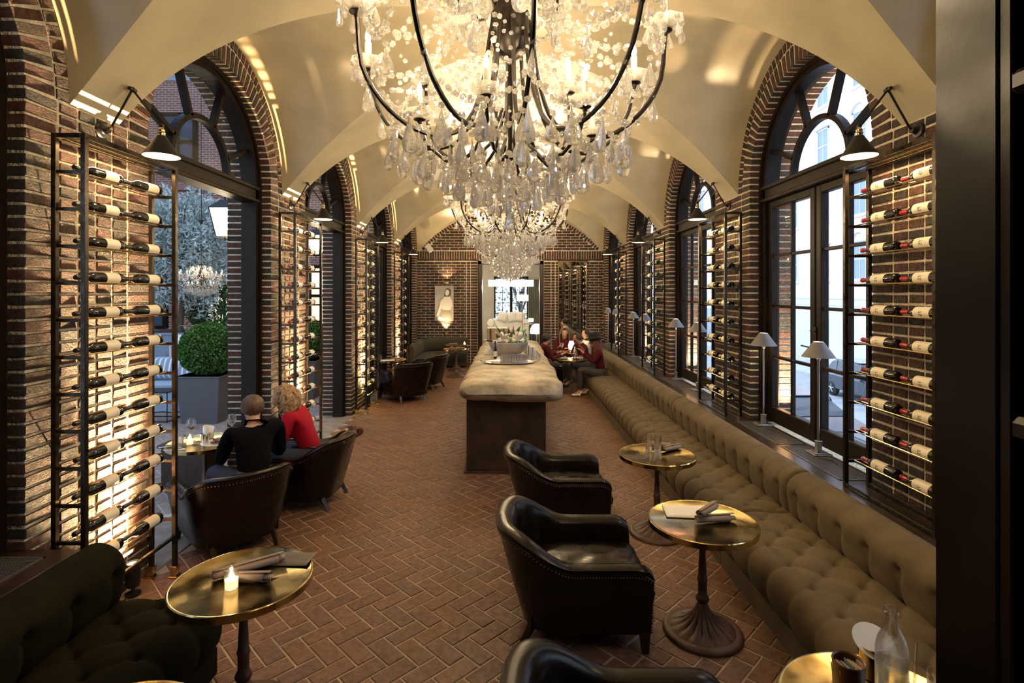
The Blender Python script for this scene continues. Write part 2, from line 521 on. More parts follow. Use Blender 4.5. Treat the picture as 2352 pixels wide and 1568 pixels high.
def rotx(a): return Matrix.Rotation(a, 3, 'X')
CH_H = .0755
def side_wall(sg):
    name = 'wall_right' if sg > 0 else 'wall_left'
    mb = MB()
    def X(a, b): return (sg*a, sg*b) if sg > 0 else (sg*b, sg*a)
    xa, xb = X(WX, 3.33)
    edges = [YN] + [e for c in OPC for e in (c-R0, c+R0)] + [YE+.4]
    edges[0] = -.4
    for i in range(0, len(edges), 2):
        mb.box(xa, xb, edges[i], edges[i+1], -.3, 5.3)
    n = 28
    for k, c in enumerate(OPC):
        for i in range(n):
            a0 = PI - PI*i/n; a1 = PI - PI*(i+1)/n
            y0, z0 = c+R0*math.cos(a0), ZS+R0*math.sin(a0); y1, z1 = c+R0*math.cos(a1), ZS+R0*math.sin(a1)
            for x in (xa, xb):
                mb.add([(x, y0, z0), (x, y1, z1), (x, y1, 5.3), (x, y0, 5.3)], [(0, 1, 2, 3)])
            mb.add([(xa, y0, z0), (xb, y0, z0), (xb, y1, z1), (xa, y1, z1)], [(0, 1, 2, 3)])
        if sg > 0 or k == 0:
            mb.box(xa, xb, c-R0, c+R0, -.3, SILL-.04)
    o = mb.build(name, M['mortar'], smooth=False)
    o['kind'] = 'structure'
    B = Bricks(M['brick'])
    bx = sg*(WX + .0530)          # centre of face bricks; 8 mm proud
    dx = .122
    for p in range(0, 5):
        c0 = .45 + S*p; y0 = c0-.53; y1 = c0+.53
        if p == 0 and True:
            pass
        for r in range(46):
            z = r*CH_H + CH_H/2
            if z > ZS + .02: break
            if sg > 0 and z < SILL - .1: continue
            # jamb bricks wrap the corner
            if y0 > YN: B.add((bx, y0+.105, z), (dx, .222, .0585))
            B.add((bx, y1-.105, z), (dx, .222, .0585)) if y1 > YN else None
            hw = (1.06-.45-.015*5)/4
            for j in range(4):
                yy = y0+.225+.015+hw/2+j*(hw+.0165)
                if yy < YN: continue
                B.add((bx, yy, z), (dx, hw, .0585))
            # outer reveal
            for (yy) in (y0+.056, y1-.056):
                if yy > YN: B.add((sg*3.235, yy, z), (.206, .125, .0585))
        # between the rings, above the spring
        for j in range(5):
            yy = c0 - .165 + j*.0825
            if yy > YN: B.add((bx, yy, ZS+.115), (dx, .066, .14))
    # last half pier
    for r in range(46):
        z = r*CH_H + CH_H/2
        if z > ZS + .02: break
        if sg > 0 and z < SILL-.1: continue
        y0 = OPC[4]+R0
        B.add((bx, y0+.105, z), (dx, .222, .0585))
        B.add((bx, y0+.285, z), (dx, .1, .0585))
        B.add((sg*3.235, y0+.056, z), (.206, .125, .0585))
    for k, c in enumerate(OPC):
        for (ra, rb, nn, xx, ddx) in ((R0-.005, R0+.20, 46, bx, dx), (R0+.215, R0+.312, 54, bx, dx), (R0-.005, R0+.10, 44, sg*3.235, .206)):
            rm = (ra+rb)/2; th = PI*ra/nn - .014
            for i in range(nn):
                a = PI*(i+.5)/nn
                yy, zz = c + rm*math.cos(a), ZS + rm*math.sin(a)
                if yy < YN+.03: continue
                B.add((xx, yy, zz), (ddx, rb-ra, th), rotx(a), .002)
    B.emit(o)
    return o
wall_left = side_wall(-1)
wall_right = side_wall(1)

# ---------------------------------------------------------------- vault
def zmain(x):
    Rm = 3.64; zc = 4.75
    return zc - Rm + math.sqrt(Rm*Rm - min(abs(x), WX)**2)
def Rc(x): return 1.385 + .045*(1-abs(x)/WX)
def vault():
    mb = MB()
    nx = 72
    xs = [-WX*math.cos(PI*i/nx) if False else -WX + 2*WX*i/nx for i in range(nx+1)]
    hw = [math.sqrt(max(Rc(x)**2 - (zmain(x)-ZS)**2, 1e-4)) for x in xs]
    for k, c in enumerate(OPC):
        P = []
        for x, h in zip(xs, hw):
            a = math.acos(h/Rc(x))
            row = []
            for j in range(33):
                t = PI - a - (PI-2*a)*j/32
                row.append((x, min(max(c + Rc(x)*math.cos(t), YN-.1), YE+.02), ZS + Rc(x)*math.sin(t)))
            P.append(row)
        mb.grid(P)
    for k in range(len(OPC)+1):
        P = []
        for x, h in zip(xs, hw):
            ya = OPC[k-1]+h if k > 0 else YN-.1
            yb = OPC[k]-h if k < len(OPC) else YE+.02
            if k == 0: yb = max(yb, YN-.1+1e-3)
            P.append([(x, ya+(yb-ya)*j/6, zmain(x)) for j in range(7)])
        mb.grid(P)
    o = mb.build('ceiling', M['plaster'], smooth=True, angle=60)
    o['kind'] = 'structure'
    # solid back of the vault so that no sky leaks in
    mb = MB(); mb.box(-3.33, 3.33, YN-.3, YE+.4, 5.28, 5.4); mb.build('ceiling', M['plaster'], smooth=False)['kind'] = 'structure'
vault()

# ---------------------------------------------------------------- floor
def floor():
    mb = MB()
    mb.box(-WX-.5, WX+.5, -3.0, YE+.4, -.3, -.0045)
    o = mb.build('floor', M['mortar_floor'], smooth=False); o['kind'] = 'structure'
    w = .127
    B = Bricks(M['paver'], bev=.004)
    c45 = math.sqrt(.5)
    Rm = Matrix.Rotation(-PI/4, 3, 'Z')
    for i in range(-30, 30):
        for j in range(-60, 60):
            u0 = i*w + 2*j*w + 1.0*0; v0 = i*w - 2*j*w
            for kind in (0, 1):
                if kind == 0: u, v, d = u0+w, v0+w/2, (2*w-.011, w-.011, .05)
                else: u, v, d = u0+w/2, v0+2*w, (w-.011, 2*w-.011, .05)
                x = (u+v)*c45; y = (-u+v)*c45 + 8.0
                if not (YN-.6 < y < YE+.05): continue
                if x > 1.95 or x < -WX+.02: continue
                if y < 3.0 and x < -1.95: continue
                B.add((x, y, -.025+random.uniform(-.0012, .0012)), d, Rm, .0015)
    B.emit(o)
floor()

# ---------------------------------------------------------------- end wall
DX0, DX1, DZ = -.975, 1.01, 3.16
def end_wall():
    mb = MB()
    mb.box(-WX-.4, DX0, YE, YE+.3, -.2, 3.2)
    mb.box(DX1, WX+.4, YE, YE+.3, -.2, 3.2)
    mb.box(-WX-.4, WX+.4, YE, YE+.3, DZ, 5.2)
    o = mb.build('wall_back', M['mortar'], smooth=False); o['kind'] = 'structure'
    B = Bricks(M['brick'])
    yb = YE + .044
    L = .205; pit = .262; CE = .0845
    for r in range(42):
        z = r*CE + CE/2
        if z > 3.13: break
        for (xa, xb) in ((-WX, DX0), (DX1, WX)):
            # stack columns beside the door
            if xa == DX1: st = xa+.12; B.add((st, yb, z), (.20, .1, .069)); B.add((st+.17, yb, z), (.105, .1, .069)); lo, hi = xa+.36, xb
            else: st = xb-.12; B.add((st, yb, z), (.20, .1, .069)); B.add((st-.17, yb, z), (.105, .1, .069)); lo, hi = xa, xb-.36
            x = lo + (-.131 if r % 2 else 0)
            while x < hi-.02:
                a, b = max(x, lo)+.007, min(x+pit, hi)-.007
                if b-a > .04: B.add(((a+b)/2, yb, z), (round(b-a, 2), .1, .069))
                x += pit
    x = -WX
    while x < WX-.03:
        B.add((x+.038, yb, 3.31), (.061, .1, .27)); x += .0755
    r = 0
    while True:
        z = 3.47 + r*CE + CE/2
        if z > 4.75: break
        half = 0
        for i in range(300):
            xx = i*.01
            if xx < WX and zmain(xx) > z+.06: half = xx
        half -= .11
        x = -half
        first = True
        off = .131 if r % 2 else 0
        if half > .05:
            cuts = [-half]
            t = -half + (pit - ((-half - off) % pit))
            while t < half: cuts.append(t); t += pit
            cuts.append(half)
            for a, b in zip(cuts[:-1], cuts[1:]):
                if b-a > .05: B.add(((a+b)/2, yb, z), (round(b-a-.014, 2), .1, .069))
        r += 1
    # header ring following the vault
    Rm = 3.64; zc = 4.75-Rm
    a_max = math.asin(WX/Rm)
    n = 72
    for i in range(n):
        a = -a_max + 2*a_max*(i+.5)/n
        rr = Rm-.065
        x, z = rr*math.sin(a), zc + rr*math.cos(a)
        if z < 3.47: continue
        B.add((x, yb, z), (.068, .1, .098), Matrix.Rotation(a, 3, 'Y'))
    B.emit(o)
    return o
wall_back = end_wall()

def end_door():
    mb = MB()
    for (a, b) in ((DX0, DX0+.12), (DX1-.12, DX1)):
        mb.box(a, b, YE-.05, YE+.30, 0, DZ, .01)
    mb.box(DX0, DX1, YE-.05, YE+.30, DZ-.12, DZ, .01)
    o = mb.build('door_frame', M['darkwood']); o['kind'] = 'structure'
    o.name = 'door_6'
end_door()

# ---------------------------------------------------------------- near wall, doorway jamb, ante-room behind the camera
mb = MB()
mb.box(-3.33, -1.75, YN-.2, YN, -.2, 5.3)
mb.box(1.06, 3.33, YN-.2, YN+.06, -.2, 5.3)
mb.box(-1.75, 1.0, YN-.2, YN, 4.0, 5.3)
o = mb.build('wall_front', M['jamb'], smooth=False); o['kind'] = 'structure'
mb = MB()
mb.box(1.0, 1.12, 1.100, 1.262, -.05, 4.0, .004)
mb.box(1.035, 1.2, .50, 1.102, -.05, 4.0, .004)
mb.box(1.005, 1.12, 1.073, 1.102, -.05, 4.0, .004)
for (z0, z1) in ((-.02, 1.90), (1.98, 2.57), (2.66, 3.95)):
    mb.box(1.018, 1.05, 1.015, 1.045, z0, z1, .006)
    mb.box(1.018, 1.05, .50, 1.045, z0, z0+.03, .006)
    mb.box(1.018, 1.05, .50, 1.045, z1-.03, z1, .006)
mb.box(.99, 1.06, .50, 1.068, 1.905, 1.955, .012)
mb.box(.99, 1.06, .50, 1.068, 2.59, 2.64, .012)
o = mb.build('trim_1', M['jamb'], smooth=False); o['kind'] = 'structure'
mb = MB()
mb.box(-4.2, 4.2, -3.2, -3.0, -.1, 4.0)
mb.box(-4.2, -4.0, -3.2, YN-.2, -.1, 4.0); mb.box(4.0, 4.2, -3.2, YN-.2, -.1, 4.0)
mb.box(-4.2, 4.2, -3.2, YN-.2, 4.0, 4.1)
o = mb.build('wall_anteroom', M['darkwood'], smooth=False); o['kind'] = 'structure'
mb = MB(); mb.box(-4.2, 4.2, -3.2, YN-.2, -.12, -.008)
o = mb.build('floor', M['mortar_floor'], smooth=False); o['kind'] = 'structure'

# ---------------------------------------------------------------- windows and doors
def arc_band(mb, x0, x1, c, zc, r0, r1, a0, a1, n):
    for i in range(n):
        p = a0+(a1-a0)*i/n; q = a0+(a1-a0)*(i+1)/n
        vs = []
        for x in (x0, x1):
            for (r, a) in ((r0, p), (r1, p), (r1, q), (r0, q)):
                vs.append((x, c+r*math.cos(a), zc+r*math.sin(a)))
        fs = [(0, 1, 2, 3), (7, 6, 5, 4), (0, 4, 5, 1), (2, 6, 7, 3), (0, 3, 7, 4), (1, 5, 6, 2)]
        mb.add(vs, fs)
def spoke(mb, x0, x1, c, zc, r0, r1, a, w):
    ca, sa = math.cos(a), math.sin(a)
    vs = []
    for x in (x0, x1):
        for (r, t) in ((r0, -w), (r1, -w), (r1, w), (r0, w)):
            vs.append((x, c+r*ca - t*sa, zc+r*sa+t*ca))
    mb.add(vs, [(0, 1, 2, 3), (7, 6, 5, 4), (0, 4, 5, 1), (1, 5, 6, 2), (2, 6, 7, 3), (3, 7, 4, 0)])
def sector(c, zc, r0, r1, a0, a1, x, n=8):
    vs = []; 
    for i in range(n+1):
        a = a0+(a1-a0)*i/n
        vs.append((x, c+r0*math.cos(a), zc+r0*math.sin(a))); vs.append((x, c+r1*math.cos(a), zc+r1*math.sin(a)))
    return vs, [(2*i, 2*i+1, 2*i+3, 2*i+2) for i in range(n)]
def opening(k, sg, mode):
    """mode: casement (closed glazed doors above a sill), open (no leaves), closed (glazed leaves down to the floor)"""
    c = OPC[k]
    z0 = SILL if (sg > 0 or k == 0) else 0.0
    nm = ('window_%d' if mode == 'casement' else 'door_%d') % (k+1)
    a, b = 2.95, 3.12
    zt = 3.24; ztt = 3.43
    mb = MB()
    arc_band(mb, sg*a, sg*b, c, ZS, R0-.11, R0+.02, 0, PI, 36)
    arc_band(mb, sg*(a-.02), sg*(a+.05), c, ZS, R0-.05, R0+.0, 0, PI, 36)
    for t in (-1, 1):
        y0, y1 = sorted((c+t*(R0+.02), c+t*(R0-.11)))
        mb.box(min(sg*a, sg*b), max(sg*a, sg*b), y0, y1, z0, ZS)
        y0, y1 = sorted((c+t*(R0), c+t*(R0-.05)))
        mb.box(min(sg*(a-.02), sg*(a+.05)), max(sg*(a-.02), sg*(a+.05)), y0, y1, z0, ZS)
    root = mb.build(nm, M['framewood'], fixn=True, angle=30); root['kind'] = 'structure'
    xs = sorted((sg*a, sg*b))
    mb = MB(); mb.box(xs[0]-.0, xs[1], c-R0+.05, c+R0-.05, zt, ztt, .012)
    xx = sorted((sg*(a-.03), sg*(a+.02))); mb.box(xx[0], xx[1], c-R0+.05, c+R0-.05, ztt-.05, ztt-.005, .008)
    mb.box(xx[0], xx[1], c-R0+.05, c+R0-.05, zt, zt+.04, .008)
    mb.build('transom', M['framewood'], root)
    ang = [math.radians(t) for t in (24, 67, 113, 156)]
    mb = MB(); arc_band(mb, sg*3.0, sg*3.07, c, ZS+.02, .46, .51, 0, PI, 28); mb.build('arched_muntin', M['framewood'], root, fixn=True)
    for t in ang:
        mb = MB(); spoke(mb, sg*3.0, sg*3.07, c, ZS+.02, .49, R0-.08, t, .021); mb.build('muntin', M['framewood'], root, fixn=True)
    lim = [0.02] + ang + [PI-.02]
    for p, q in zip(lim[:-1], lim[1:]):
        vs, fs = sector(c, ZS+.02, .485, R0-.09, p, q, sg*3.035); mb = MB(); mb.add(vs, fs); mb.build('pane', M['pane'], root, smooth=False)
    vs, fs = sector(c, ZS+.02, .001, .485, 0, PI, sg*3.035, 16); mb = MB(); mb.add(vs, fs); mb.build('pane', M['pane'], root, smooth=False)
    if mode == 'open': return root
    xs = sorted((sg*2.99, sg*3.07))
    for t in (-1, 1):
        ya, yb = sorted((c+t*.012, c+t*(R0-.11)))
        mb = MB()
        mb.box(xs[0], xs[1], ya, ya+(.085 if t > 0 else .085), z0+.02, zt, .008)
        mb.box(xs[0], xs[1], yb-.085, yb, z0+.02, zt, .008)
        mb.box(xs[0], xs[1], ya+.08, yb-.08, z0+.02, z0+.19, .008)
        mb.box(xs[0], xs[1], ya+.08, yb-.08, zt-.08, zt, .008)
        leaf = mb.build('leaf', M['framewood'], root)
        m0, m1 = ya+.085, yb-.085; ym = (m0+m1)/2
        mb = MB(); mb.box(sg*3.03-.022, sg*3.03+.022, ym-.017, ym+.017, z0+.18, zt-.07, .005); mb.build('muntin', M['framewood'], leaf)
        zs = [z0+.19, 1.464, 2.04, 2.615, zt-.08] if z0 > 0 else [.19, .8, 1.464, 2.04, 2.615, zt-.08]
        for z in zs[1:-1]:
            mb = MB(); mb.box(sg*3.03-.022, sg*3.03+.022, m0-.01, m1+.01, z-.016, z+.016, .005); mb.build('muntin', M['framewood'], leaf)
        for za, zb in zip(zs[:-1], zs[1:]):
            for (p, q) in ((m0, ym), (ym, m1)):
                mb = MB(); mb.add([(sg*3.035, p, za), (sg*3.035, q, za), (sg*3.035, q, zb), (sg*3.035, p, zb)], [(0, 1, 2, 3)])
                mb.build('pane', M['pane'], leaf, smooth=False)
    # lever handle and bolt plate
    mb = MB(); x = sg*2.985
    mb.box(min(x, x-sg*.006), max(x, x-sg*.006), c-.03, c+.03, 1.62, 1.86, .002)
    mb.tube([(x, c+.0, 1.66), (x-sg*.05, c, 1.66), (x-sg*.055, c+.14, 1.665)], .008, 6)
    mb.tube([(x, c-.03, 1.82), (x-sg*.025, c-.03, 1.82), (x-sg*.025, c+.04, 1.82)], .006, 6)
    mb.build('door_handle', M['iron'], root)
    return root
for k in range(5):
    opening(k, 1, 'casement')
    opening(k, -1, 'casement' if k == 0 else ('open' if k in (1, 2) else 'closed'))

M['grille'] = simple('grille_metal', (.16, .145, .13), .4, metal=.6)
# ---------------------------------------------------------------- sills with grilles
def sill(sg, y0, y1, nm):
    x0, x1 = sorted((sg*2.50, sg*2.96))
    mb = MB()
    mb.box(x0, x1, y0, y1, SILL-.045, SILL, .008)
    xa, xb = sorted((sg*2.56, sg*2.95)); 
    mb.box(xa, xb, y0+.01, y1-.01, 0, SILL-.04)
    o = mb.build(nm, M['darkwood']); o['kind'] = 'structure'
    for c in OPC:
        for (ya, yb) in ((c-.98, c-.03), (c+.03, c+.98)):
            if ya < y0 or yb > y1: continue
            mb = MB()
            xa, xb = sorted((sg*2.63, sg*2.90))
            mb.box(xa, xb, ya, ya+.012, SILL, SILL+.005); mb.box(xa, xb, yb-.012, yb, SILL, SILL+.005)
            mb.box(xa, xa+.012, ya, yb, SILL, SILL+.005); mb.box(xb-.012, xb, ya, yb, SILL, SILL+.005)
            n = int((yb-ya)/.016)
            for i in range(n):
                yy = ya+.012+i*.016
                mb.box(xa, xb, yy, yy+.006, SILL+.0005, SILL+.004)
            for i in range(1, 14):
                xx = xa + (xb-xa)*i/14
                mb.box(xx-.002, xx+.002, ya, yb, SILL+.001, SILL+.0045)
            mb.build('vent_grille', M['grille'], o, smooth=False)
sill(1, YN+.06, YE, 'trim_2')
sill(-1, YN, 3.13, 'trim_3')
# threshold stones in the left doorways
for k in range(1, 5):
    mb = MB(); c = OPC[k]
    mb.box(-3.34, -2.79, c-R0, c+R0, -.05, .006, .006)
    o = mb.build('trim_%d' % (3+k), simple('threshold_stone', (.30, .25, .21), .6, var=(6, .6, 1.2))); o['kind'] = 'structure'
# ================================================================ wine racks
ORD = ['first', 'second', 'third', 'fourth', 'fifth', 'sixth', 'seventh', 'eighth', 'ninth', 'tenth', 'eleventh', 'twelfth']
RACKY0, RACKLEN = 3.27, .88
ROWZ0, ROWP = 2.935, .2265
def rack(sg, k):
    y0 = RACKY0 + S*k; y1 = y0+RACKLEN
    zb = 0.0 if sg < 0 else SILL
    rows = 12 if sg < 0 else 10
    side = 'left' if sg < 0 else 'right'
    lab = 'tall narrow dark metal wine rack on the %s wall, %s from the camera' % (side, ORD[k])
    t = thing('wine_rack', lab, 'rack', (sg*2.69, y0, zb), 0, 'wine racks along the brick piers')
    o_, i_ = sg*2.60-sg*2.69, sg*2.78-sg*2.69       # outer / inner post x in local coords
    zt = 3.17-zb; L = RACKLEN; p = .015
    b0 = .05 if sg < 0 else 0
    for x in (o_, i_):
        for y in (0, L):
            mb = MB(); mb.box(x-p, x+p, y-p, y+p, b0, zt, .002); mb.build('post', M['iron'], t)
            if sg < 0 :
                mb = MB(); mb.box(x-.024, x+.024, y-.024, y+.024, .012, .085, .002); mb.box(x-.036, x+.036, y-.036, y+.036, 0, .012, .002)
                mb.build('brass_foot', M['brassrod'], t)
    xa, xb = min(o_, i_), max(o_, i_)
    mb = MB()
    for x in (o_, i_): mb.box(x-p, x+p, p, L-p, zt-.03, zt, .002)
    for y in (0, L): mb.box(xa+p, xb-p, y-p, y+p, zt-.03, zt, .002)
    mb.build('top_frame', M['iron'], t)
    mb = MB(); mb.box(xa+.03, xb-.03, .03, L-.03, zt-.028, zt-.006); mb.build('light_trough', M['iron'], t)
    mb = MB()
    for x in (xa+.055, xb-.055): mb.box(x-.006, x+.006, .05, L-.05, zt-.034, zt-.028)
    mb.build('light_strip', M['brassrod'], t)
    if k < 4:
        a = area_light('rack_strip_light', (sg*2.69, y0+L/2, 3.12), (0, 0, 0), .05, L-.12, P_TROUGH, WARM2)
    zr = .31 if sg < 0 else .02
    mb = MB()
    for x in (o_, i_): mb.box(x-p*.8, x+p*.8, p, L-p, zr-.012, zr+.012, .002)
    mb.build('bottom_rail', M['iron'], t)
    for r in range(rows):
        z = ROWZ0 - ROWP*r - zb
        for y in (0, L):
            mb = MB(); mb.box(xa+p, xb-p, y-.009, y+.009, z-.012, z+.010, .002); mb.build('crossbar', M['iron'], t)
        for x in (-.028, .028):
            mb = MB(); mb.tube([(x, 0, z+.006), (x, L, z+.006)], .0045, 6); mb.build('rod', M['brassrod'], t)
    # wall brackets
    for zz in (2.55, 1.25):
        mb = MB(); mb.tube([(i_, .02, zz-zb), (i_+sg*.05, .02, zz-zb)], .006, 6); mb.build('wall_bracket', M['iron'], t)
    return rows

BL, BR = .385, .0395
def bottle_profile(style):
    L, R = BL, BR
    if style == 'burg':
        return [(0, .012), (R*.8, .0), (R*.98, .006), (R, .02), (R, .19), (R*.93, .225), (R*.7, .262), (R*.47, .29), (R*.37, .31), (R*.36, L-.035)]
    return [(0, .012), (R*.8, 0), (R*.98, .006), (R, .02), (R, .235), (R*.94, .256), (R*.72, .275), (R*.46, .292), (R*.37, .31), (R*.36, L-.035)]
def bottle_proto(name, glass, labelm, foil, style, text=None, foil_len=.07, lab0=.045, lab1=.16):
    """lies along local +y, neck at +y, resting on z = -BR"""
    pr = bottle_profile(style)
    L, R = BL, BR
    mb = MB(); mb.M = Matrix.Rotation(-PI/2, 4, 'X')
    mb.lathe(pr + [(R*.36, L-.03), (R*.41, L-.028), (R*.41, L-.012), (R*.36, L-.01)], 20)
    root = mb.build(name, glass, None, angle=50)
    tag(root, 'bottle', 'bottle')
    mb = MB(); mb.M = Matrix.Rotation(-PI/2, 4, 'X'); mb.lathe([(R+.0006, lab0), (R+.0006, lab1)], 20, cap=False)
    lb = mb.build('label', labelm, root)
    mb = MB(); mb.M = Matrix.Rotation(-PI/2, 4, 'X')
    mb.lathe([(R*.37+.001, L-foil_len), (R*.36+.0012, L-.031), (R*.41+.0012, L-.0295), (R*.41+.001, L-.0115), (R*.36, L-.004), (0, L-.002)], 14)
    mb.build('foil_capsule', foil, root)
    return root, lb
def text_mesh(body, size, m):
    cu = bpy.data.curves.new('print_curve', 'FONT'); cu.body = body; cu.size = size; cu.align_x = 'CENTER'; cu.align_y = 'CENTER'
    cu.resolution_u = 2
    o = bpy.data.objects.new('print_tmp', cu); COL.objects.link(o)
    dg = bpy.context.evaluated_depsgraph_get()
    me = bpy.data.meshes.new_from_object(o.evaluated_get(dg))
    me.name = 'print'
    COL.objects.unlink(o); bpy.data.objects.remove(o); bpy.data.curves.remove(cu)
    me.materials.clear(); me.materials.append(m)
    return me
def wrap_text(me, R, y0, sg):
    """lay flat text (x right, y up) round a lying bottle: text up -> +y (towards neck), facing the room"""
    for v in me.vertices:
        u, w = v.co.x, v.co.y
        a = u/(R+.0014)
        # outward direction at a=0 faces -sg x, tilted slightly up
        th = (PI if sg > 0 else 0)
        x = math.cos(th)*math.cos(a)*(R+.0014)
        z = (R+.0014)*math.sin(a)*(-1 if sg > 0 else 1)
        v.co = (x, y0+w, z)
    me.update()
protos = {}
def get_proto(key):
    if key in protos: return protos[key], False
    g, l, f = {
        'L0': ('bottleglass', 'label', 'foil_black'), 'L1': ('bottleglass', 'label_white', 'foil_red'),
        'L2': ('bottlegreen', 'label', 'foil_gold'), 'L3': ('bottleglass', 'label', 'foil_black'),
        'R0': ('bottleglass', 'label', 'foil_red'), 'R1': ('bottleglass', 'label', 'foil_cream'),
        'R2': ('bottlegreen', 'label_white', 'foil_cream'), 'R3': ('bottleglass', 'label_white', 'foil_cream')}[key]
    root, lb = bottle_proto('wine_bottle', M[g], M[l], M[f], 'bord', foil_len=.16 if key in ('R1',) else .075, lab0=.095 if key[0] == 'R' else .045, lab1=.232 if key[0] == 'R' else .165)
    if key == 'R0':
        me = text_mesh('75', .040, M['ink']); wrap_text(me, BR, .165, 1); link('print', me, lb)
    elif key == 'L0':
        me = text_mesh('~~~~\n- - - -\n~~~~~', .014, M['ink_faint']); wrap_text(me, BR, .105, -1); link('print', me, lb)
    protos[key] = root
    return root, True
DESC = {'L0': 'dark bottle with cream label and black capsule', 'L1': 'dark bottle with white label and red capsule',
        'L2': 'green bottle with cream label and gold capsule', 'L3': 'dark bottle with cream label',
        'R0': 'bottle with cream 75 label and red capsule', 'R1': 'dark bottle with pale foil neck',
        'R2': 'green bottle with white label and cream capsule', 'R3': 'dark bottle with white label'}
for sg in (-1, 1):
    for k in range(4):
        rows = rack(sg, k)
        key = ('L' if sg < 0 else 'R') + str(k)
        side = 'left' if sg < 0 else 'right'
        for r in range(rows):
            z = ROWZ0 - ROWP*r + .006 + .0045 + math.sqrt(BR*BR-.028*.028) - .002
            for j in range(2):
                root, first = get_proto(key)
                y = RACKY0 + S*k + .03 + j*.415 + random.uniform(-.008, .008)
                # local bottle: butt at 0, neck at +y.  left: necks towards the camera; right: necks away
                lab = '%s, %s row down, %s one, %s rack on the %s' % (DESC[key].replace(' and ', ', ') if False else DESC[key].split(' with ')[0], ORD[r], 'nearer' if j == 0 else 'farther', ORD[k], side)
                if sg < 0: loc = (-2.69, y+BL, z); rot = (0, random.uniform(-.25, .1), PI)
                else: loc = (2.69, y, z); rot = (0, random.uniform(-.15, .15), 0)
                place(root, first, loc, 0, lab, 'wine bottles on the %s racks' % side, rot=rot)

# ---------------------------------------------------------------- uplights at the foot of the piers
def uplight(sg, k, power, col=WARM2):
    yc = RACKY0+S*k+.62
    z0 = 0 if sg < 0 else SILL
    t = thing('uplight', 'black cylindrical floor uplight behind the %s rack on the %s' % (ORD[k], 'left' if sg < 0 else 'right'), 'lamp', (sg*2.74, yc, z0), 0, 'uplights at the brick piers')
    mb = MB(); mb.lathe([(.045, 0), (.05, .01), (.05, .02), (.012, .025), (.012, .06)], 20); mb.build('base', M['ironblack'], t)
    mb = MB(); mb.lathe([(.02, .055), (.044, .07), (.048, .09), (.048, .235), (.044, .24), (.042, .225), (0, .225)], 20); mb.build('housing', M['ironblack'], t)
    mb = MB(); mb.lathe([(0, .228), (.038, .228)], 20, cap=False); mb.build('lens', M['bulbglow'], t)
    mb = MB(); mb.tube([(0, -.05, .01), (sg*.02, -.12, .01), (sg*.01, -.2, .008), (-sg*.02, -.27, .008)], .004, 6); mb.build('cord', M['ironblack'], t)
    spot_light('uplight_beam', (sg*2.755, yc, z0+.26), (sg*2.835, yc-.10, z0+2.4), power, 40, 1.0, WARM2, .03)
    spot_light('uplight_spill', (sg*2.755, yc, z0+.26), (sg*2.80, yc-.25, z0+1.6), power*.09, 95, 1.0, WARM2, .03)
for k in range(4):
    uplight(-1, k, P_UP)
# ---------------------------------------------------------------- swing-arm sconces
def sconce(sg, k):
    y = 3.70 + S*k
    t = thing('wall_sconce', 'black swing arm wall lamp with cone shade over the %s rack on the %s' % (ORD[k], 'left' if sg < 0 else 'right'), 'lamp', (sg*WX, y, 3.32), 0, 'swing arm lamps above the racks')
    mb = MB(); mb.M = Matrix.Rotation(-sg*PI/2, 4, 'Y'); mb.lathe([(0, 0), (.052, 0), (.055, .006), (.05, .02), (.03, .026), (.02, .05), (.022, .06), (0, .06)], 24); mb.build('wall_plate', M['ironblack'], t)
    def P(x, z): return (sg*(x-WX), 0, z-3.32)
    e = P(2.61, 3.60)
    mb = MB(); mb.tube([P(2.78, 3.32), P(2.76, 3.335), e], .0075, 8); mb.build('lower_arm', M['ironblack'], t)
    mb = MB(); mb.ball(e, .019, 12, 8); mb.M = Matrix.Translation(e) @ Matrix.Rotation(PI/2, 4, 'X'); mb.lathe([(0, -.03), (.013, -.03), (.013, .03), (0, .03)], 12); mb.build('elbow_joint', M['ironblack'], t)
    mb = MB(); mb.tube([e, P(2.425, 3.36)], .0075, 8); mb.build('upper_arm', M['ironblack'], t)
    q = P(2.41, 3.35)
    mb = MB(); mb.ball(q, .018, 12, 8); mb.build('knuckle', M['ironblack'], t)
    mb = MB(); mb.lathe([(0, -.01), (.014, -.012), (.016, -.02), (.022, -.03), (.020, -.04), (.026, -.05), (.022, -.062), (.024, -.075), (0, -.078)], 20, q); mb.build('brass_socket', M['brass'], t)
    mb = MB(); mb.lathe([(.024, -.07), (.03, -.072), (.036, -.085), (.040, -.09), (.112, -.205), (.115, -.213)], 32, q, cap=False); sh = mb.build('shade', M['ironblack'], t)
    mb = MB(); mb.lathe([(.034, -.088), (.038, -.093), (.110, -.206), (.113, -.212)], 32, q, cap=False); mb.build('shade_lining', M['shade_in'], sh)
    mb = MB(); mb.ball((q[0], q[1], q[2]-.125), (.024, .024, .032), 12, 8); mb.build('bulb', M['flame'], t)
    w = Vector(t.location) + Vector(q)
    point_light('sconce_bulb', (w.x, w.y, w.z-.135), P_SCONCE, WARM, .02)
for sg in (-1, 1):
    for k in range(4): sconce(sg, k)
